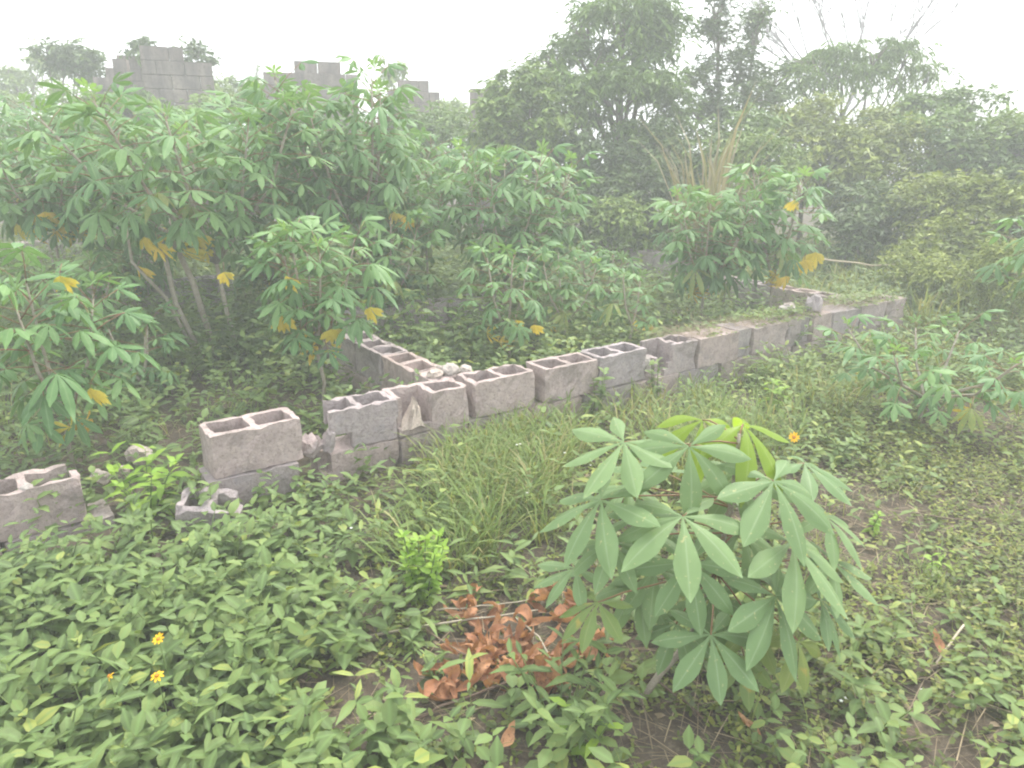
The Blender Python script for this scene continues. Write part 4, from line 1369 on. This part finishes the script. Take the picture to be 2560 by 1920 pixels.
def weeds_stuff(name, label, mat, n, box, dens, seed, leaf, H, nodes=3, whorl=2, proto=P_LEAF, width=.95, el=.35, tb=.47, ts=.27, stem=True):
    x, y, r = scatter(n, *box, dens, seed)
    m_ = len(x)
    z = gh(x, y)
    h = r.uniform(*H, m_)
    la = r.uniform(0, 6.28, m_)
    ln = r.uniform(.05, .5, m_)
    tip = np.stack([np.cos(la) * ln * h, np.sin(la) * ln * h, h], -1)
    ph = r.uniform(0, 6.28, m_)
    base = np.stack([x, y, z], -1)
    t0 = tb + .22 * nz(x, y, 1.3, 7) + ts * .5 * r.normal(0, 1, m_)
    g = Geo()
    for i in range(nodes):
        q = (i + 1) / nodes
        for j in range(whorl):
            az = ph + i * math.pi / 2 + j * 2 * math.pi / whorl + r.normal(0, .25, m_)
            P = base + tip * q
            e = el * (1.6 * q - .5) + r.normal(0, .25, m_)
            d = np.stack([np.cos(az), np.sin(az), e], -1)
            nr = np.stack([r.normal(0, .3, m_), r.normal(0, .3, m_), np.ones(m_)], -1)
            g.leaves(proto, P, d, nr, r.uniform(*leaf, m_) * (1.1 - .4 * max(0, q - .5)), np.clip(t0 + ts * r.normal(0, 1, m_), 0, 1), width)
    if stem:
        g.leaves(P_STRAW, base, tip, np.tile([0, -1, .1], (m_, 1)), np.linalg.norm(tip, axis=1), .3, .5)
    o = part(name, g.build(name, mat, True))
    tag(o, label, 'weeds', kind='stuff')
    return m_


weeds_stuff('ground_cover', 'mat of low broad-leaved green weeds between the camera and the wall', M_weed, 6200, (-4.4, 1.2, .6, 4.6),
            lambda x, y: (leftmat(x, y) * np.clip(.75 + .55 * nz(x, y, 2.6, 6), .25, 1) + .11) * (1 - .97 * soil_open(x, y)) * (w2st(x, y)[1] < .0), 1, (.042, .09), (.05, .22), width=1.3)
weeds_stuff('ground_cover', 'low weeds and seedlings growing inside the block foundation', M_weed, 17000, (-8, 6.5, 3.4, 12),
            lambda x, y: np.where(w2st(x, y)[1] > .2, .62 + .5 * nz(x, y, .9, 6), 0) * np.where(w2st(x, y)[0] < 1.3, .75, 1), 2, (.045, .095), (.08, .34), tb=.35, width=1.15)
weeds_stuff('ground_cover', 'weeds round the sunken stub and before the front wall', M_weed, 8200, (-5.2, 6.5, 2.4, 7.5),
            lambda x, y: np.where((w2st(x, y)[1] < .0) & (w2st(x, y)[1] > -.9), (.55 + .45 * nz(x, y, 1.5, 8)) * np.where((w2st(x, y)[0] > .5) & (w2st(x, y)[0] < 3), .45, 1), 0) + np.where((w2st(x, y)[0] < -.0) & (w2st(x, y)[1] > -.3), .8, 0), 3, (.04, .075), (.06, .24), tb=.4)
weeds_stuff('creeping_weeds', 'mat of tiny yellowish-green creeping leaves at right', M_small, 47000, (.2, 7.0, .6, 6.2),
            lambda x, y: rightmat(x, y) * np.clip(.55 + .75 * nz(x, y, 2.6, 1), .08, 1) * (1 - soil_open(x, y)) * (w2st(x, y)[1] < -.25), 4, (.014, .034), (.02, .08), nodes=3, whorl=2, proto=P_ROUND, width=.85, stem=False, tb=.5)
weeds_stuff('creeping_weeds', 'larger heart-shaped weed leaves among the creepers at right', M_weed, 5200, (.3, 7.0, .6, 6.4),
            lambda x, y: rightmat(x, y) * np.clip(.5 + .9 * nz(x, y, 1.8, 9), 0, 1) * (1 - soil_open(x, y)) * (w2st(x, y)[1] < -.2), 5, (.035, .07), (.04, .2), nodes=3, proto=P_LEAF, width=1.15, tb=.62)
weeds_stuff('undergrowth', 'rank green undergrowth beyond the foundation under the trees', M_weed, 12500, (-12, 14, 6.0, 15),
            lambda x, y: np.where((w2st(x, y)[0] > 6.6) | (w2st(x, y)[1] > 2.6) | (x > 5.2), .8, 0) * np.where((w2st(x, y)[0] > 4.2) & (w2st(x, y)[0] < 6.7) & (w2st(x, y)[1] > 2.4) & (w2st(x, y)[1] < 6), .05, 1), 6, (.05, .1), (.15, .5), nodes=4, tb=.3, ts=.25)


weeds_stuff('undergrowth', 'taller leafy weeds under the cassava thicket at left', M_weed, 9500, (-8, 1.5, 4.6, 11),
            lambda x, y: np.where((w2st(x, y)[1] > .9), np.clip(.55 + .8 * nz(x, y, 1.1, 4), .1, 1), 0) * sstep(5.0, 6.2, y), 16, (.06, .115), (.18, .62), nodes=4, tb=.25, ts=.25, width=1.1)
weeds_stuff('undergrowth', 'leafy weeds crowding the inside of the middle room', M_weed, 2600, (-1, 5, 4.4, 9.5),
            lambda x, y: np.where((w2st(x, y)[1] > .3) & (w2st(x, y)[0] > 1.6) & ~((w2st(x, y)[1] > 1.3) & (w2st(x, y)[1] < 2.4) & (w2st(x, y)[0] < 3.0)), np.clip(.5 + .9 * nz(x, y, 1.6, 10), .05, 1), 0), 17, (.05, .095), (.12, .42), nodes=4, tb=.45, ts=.25, width=1.05)
weeds_stuff('ground_cover', 'narrow-leaved seedlings mixed into the green mat at lower left', M_weed, 800, (-2.6, .6, 1.2, 4.2),
            lambda x, y: (leftmat(x, y) * .7 + .4) * np.clip(.3 + nz(x, y, 2.4, 3), 0, 1) * (1 - .9 * soil_open(x, y)) * (w2st(x, y)[1] < .0), 18, (.04, .12), (.08, .26), width=.6, tb=.65)
weeds_stuff('ground_cover', 'tiny round-leaved weeds filling gaps in the mat and open soil', M_small, 12000, (-3.6, .8, .8, 4.2),
            lambda x, y: .75 * (1 - .8 * soil_open(x, y)) * (w2st(x, y)[1] < .0), 19, (.014, .034), (.015, .06), nodes=2, proto=P_ROUND, width=.85, stem=False, tb=.4)


weeds_stuff('undergrowth', 'leafy weeds crowding the foot of the far end of the front wall', M_weed, 1300, (1.5, 5.2, 4.4, 7.4),
            lambda x, y: np.where((w2st(x, y)[1] < -.03) & (w2st(x, y)[1] > -.55) & (w2st(x, y)[0] > 3.8) & (w2st(x, y)[0] < 6.9), 1, 0), 22, (.04, .085), (.12, .34), nodes=4, tb=.55)


def wall_creeper():
    r = np.random.default_rng(55)
    n = 2600
    s_ = r.uniform(3.6, 6.45, n)
    t_ = np.abs(r.normal(.16, .13, n))
    k = nz(s_ * 2, t_, 2.0, 3) + .8 * r.random(n) > .25
    s_, t_ = s_[k], t_[k]
    q = WO[None] + s_[:, None] * WD + t_[:, None] * WN
    m_ = len(s_)
    a = r.uniform(0, 6.28, m_)
    g = Geo()
    g.leaves(P_LEAF, np.stack([q[:, 0], q[:, 1], np.where(t_ < .23, WTOP + .004, WTOP - .03) + r.uniform(0, .06, m_) * (t_ > .06)], -1), np.stack([np.cos(a), np.sin(a), r.normal(.1, .3, m_)], -1),
             np.stack([r.normal(0, .3, m_), r.normal(0, .3, m_), np.ones(m_)], -1), r.uniform(.025, .06, m_), np.clip(r.normal(.55, .25, m_), 0, 1), 1.0)
    o = part('creeping_weeds', g.build('creeping_weeds', M_weed, True))
    tag(o, 'creeping weeds sprawling over the top of the far half of the wall', 'weeds', kind='stuff')


wall_creeper()
weeds_stuff('undergrowth', 'leafy weeds standing right behind the far half of the front wall', M_weed, 700, (1, 5, 5, 8),
            lambda x, y: np.where((w2st(x, y)[1] > .24) & (w2st(x, y)[1] < .8) & (w2st(x, y)[0] > 3.4) & (w2st(x, y)[0] < 6.5), 1, 0), 21, (.04, .08), (.3, .5), nodes=4, tb=.5)


def grass_stuff(name, label, mat, n, box, dens, seed, ln, tb=.5, wd=1.0, lean=.5, tuft=0, cat='grass'):
    x, y, r = scatter(n, *box, dens, seed)
    if tuft:
        k = len(x)
        x = np.repeat(x, tuft) + r.normal(0, .03, k * tuft)
        y = np.repeat(y, tuft) + r.normal(0, .03, k * tuft)
        tt = np.repeat(tb + .2 * r.normal(0, 1, k), tuft)
        f = free(x, y, .012)
        x, y, tt = x[f], y[f], tt[f]
    else:
        tt = np.full(len(x), tb)
    m_ = len(x)
    a = r.uniform(0, 6.28, m_)
    l = r.uniform(.1, lean, m_)
    d = np.stack([np.cos(a) * l, np.sin(a) * l, np.ones(m_)], -1)
    g = Geo()
    g.leaves(P_GRASS, np.stack([x, y, gh(x, y) - .01], -1), d, np.stack([np.cos(a), np.sin(a), -.2 * np.ones(m_)], -1), r.uniform(*ln, m_), np.clip(tt + .18 * r.normal(0, 1, m_), 0, 1), wd)
    o = part(name, g.build(name, mat, True))
    tag(o, label, cat, kind='stuff')


grass_stuff('grass', 'bright green grass tufts along the foot of the front wall', M_grass, 2300, (-1.2, 3.4, 2.2, 5.4),
            lambda x, y: np.where((w2st(x, y)[1] < -.06) & (w2st(x, y)[1] > -1.15), 1, 0) * sstep(.25, .8, w2st(x, y)[0]) * (1 - sstep(3.0, 3.6, w2st(x, y)[0])) * np.clip(.5 + .8 * nz(x, y, 2, 0), .05, 1), 11, (.14, .34), tuft=20, tb=.66, wd=.6)
grass_stuff('grass', 'fine pale grass before the far half of the wall', M_grass, 1000, (1.2, 5.2, 3.8, 7.2),
            lambda x, y: np.where((w2st(x, y)[1] < -.06) & (w2st(x, y)[1] > -1.0), 1, 0) * sstep(3.0, 3.6, w2st(x, y)[0]) * np.clip(.5 + .8 * nz(x, y, 2, 0), .05, 1), 12, (.14, .34), tuft=9, tb=.6, wd=.6)
grass_stuff('grass', 'scattered grass blades among the weeds near the near cassava', M_grass, 420, (-.6, 2.6, 1.3, 4.0),
            lambda x, y: (1 - .8 * soil_open(x, y)) * np.clip(.4 + .8 * nz(x, y, 2, 5), 0, 1) * (w2st(x, y)[1] < -.1), 13, (.08, .2), tuft=7, tb=.62, wd=.4, lean=.8)
grass_stuff('grass', 'grass and weeds in the interior of the foundation', M_grass, 2200, (-6, 6, 4, 11),
            lambda x, y: np.where(w2st(x, y)[1] > .3, .7, 0), 14, (.1, .32), tuft=6, tb=.5, wd=.6)
grass_stuff('grass', 'long grass at the edge of the thicket beyond the walls', M_grass, 1500, (-2, 9, 7, 13),
            lambda x, y: np.where((w2st(x, y)[0] > 6.6), 1, 0), 15, (.25, .7), tuft=8, tb=.65, wd=.4)


def straw_stuff():
    r = np.random.default_rng(31)
    n = 46000
    x = r.uniform(-2.8, 6.5, n)
    y = r.uniform(1.1, 8.5, n)
    d_ = .14 + .86 * soil_open(x, y) + .6 * (x > .3) * (y < 4.8)
    k = free(x, y, .01) & (r.random(n) < d_) & (np.abs(x) < .78 * y + 1.6)
    x, y = x[k], y[k]
    m_ = len(x)
    a = r.uniform(0, 6.28, m_)
    g = Geo()
    g.leaves(P_STRAW, np.stack([x, y, gh(x, y) + r.uniform(.005, .04, m_)], -1), np.stack([np.cos(a), np.sin(a), r.normal(0, .12, m_)], -1), np.tile([0, 0, 1.0], (m_, 1)), r.uniform(.05, .24, m_), r.uniform(0, 1, m_), r.uniform(.6, 1.6, m_))
    o = part('litter', g.build('litter', M_straw))
    tag(o, 'dry straw and fine twigs littering the soil', 'litter', kind='stuff')
    # brown leaf bits
    n = 7000
    x = r.uniform(-6, 6, n)
    y = r.uniform(1.1, 10, n)
    k = free(x, y, .01) & (np.abs(x) < .78 * y + 1.6)
    x, y = x[k], y[k]
    m_ = len(x)
    a = r.uniform(0, 6.28, m_)
    g = Geo()
    g.leaves(P_LEAF, np.stack([x, y, gh(x, y) + .012], -1), np.stack([np.cos(a), np.sin(a), r.normal(0, .2, m_)], -1), np.stack([r.normal(0, .4, m_), r.normal(0, .4, m_), np.ones(m_)], -1), r.uniform(.02, .06, m_), r.uniform(0, .8, m_), .9)
    o = part('litter', g.build('litter', M_straw))
    tag(o, 'small brown fallen leaves littering the soil', 'litter', kind='stuff')
    # debris lying on the far wall top
    n = 2600
    s_ = r.uniform(3.4, 6.4, n)
    t_ = r.uniform(.0, .5, n)
    q = WO[None] + s_[:, None] * WD + t_[:, None] * WN
    a = r.uniform(0, 6.28, n)
    g = Geo()
    g.leaves(P_STRAW, np.stack([q[:, 0], q[:, 1], np.where(t_ < .23, WTOP + .005, WTOP - .06) + r.uniform(0, .03, n)], -1), np.stack([np.cos(a), np.sin(a), r.normal(0, .1, n)], -1), np.tile([0, 0, 1.0], (n, 1)), r.uniform(.06, .24, n), r.uniform(.0, .9, n), 1.3)
    o = part('litter', g.build('litter', M_straw))
    tag(o, 'dry grass and stalks lying on the far half of the wall top', 'litter', kind='stuff')
    # tiny white florets
    g = Geo()
    for (u, v, z) in [(1292, 1112, .22), (1300, 1110, .22), (1412, 1132, .2), (1477, 1152, .2), (1477, 1163, .19), (1318, 1232, .15), (878, 1320, .14), (2103, 1752, .05), (2115, 1745, .05), (2305, 1725, .04), (575, 1608, .15), (2545, 725, .3), (50, 1633, .16), (1545, 1010, .18)]:
        p = on(u, v, z)
        for k in range(5):
            b = k * 1.2566
            g.leaves(P_SIMPLE, [p], [(math.cos(b), math.sin(b), .2)], [(0, -.4, 1)], .008, .5, 1.6)
    o = part('white_florets', g.build('white_florets', M_wh))
    tag(o, 'tiny white flowers dotted through grass and weeds', 'flowers', kind='stuff')


straw_stuff()

# ------------------------------------------------------------------ haze
def haze():  # scattering volume added to stand in for the veil of a fogged lens
    x, y, z0, z1 = 88, 88, -1.0, 9.5
    V = [(-x, -y, z0), (x, -y, z0), (x, y, z0), (-x, y, z0), (-x, -y, z1), (x, -y, z1), (x, y, z1), (-x, y, z1)]
    T = []
    for a, b, c, d in [(0, 3, 2, 1), (4, 5, 6, 7), (0, 1, 5, 4), (1, 2, 6, 5), (2, 3, 7, 6), (3, 0, 4, 7)]:
        T += [(a, b, c), (a, c, d)]
    mt = bpy.data.materials.new('haze')
    mt.use_nodes = True
    nt = mt.node_tree
    for n in list(nt.nodes):
        if n.type == 'BSDF_PRINCIPLED': nt.nodes.remove(n)
    out = [n for n in nt.nodes if n.type == 'OUTPUT_MATERIAL'][0]
    v = nt.nodes.new('ShaderNodeVolumePrincipled')
    v.inputs['Color'].default_value = (.96, .985, .985, 1)
    v.inputs['Density'].default_value = .0145
    nt.links.new(v.outputs[0], out.inputs['Volume'])
    o = part('haze', mesh('haze', V, T, mt))
    tag(o, 'pale milky haze added to the air in place of a lens veil', 'haze', kind='stuff')


haze()
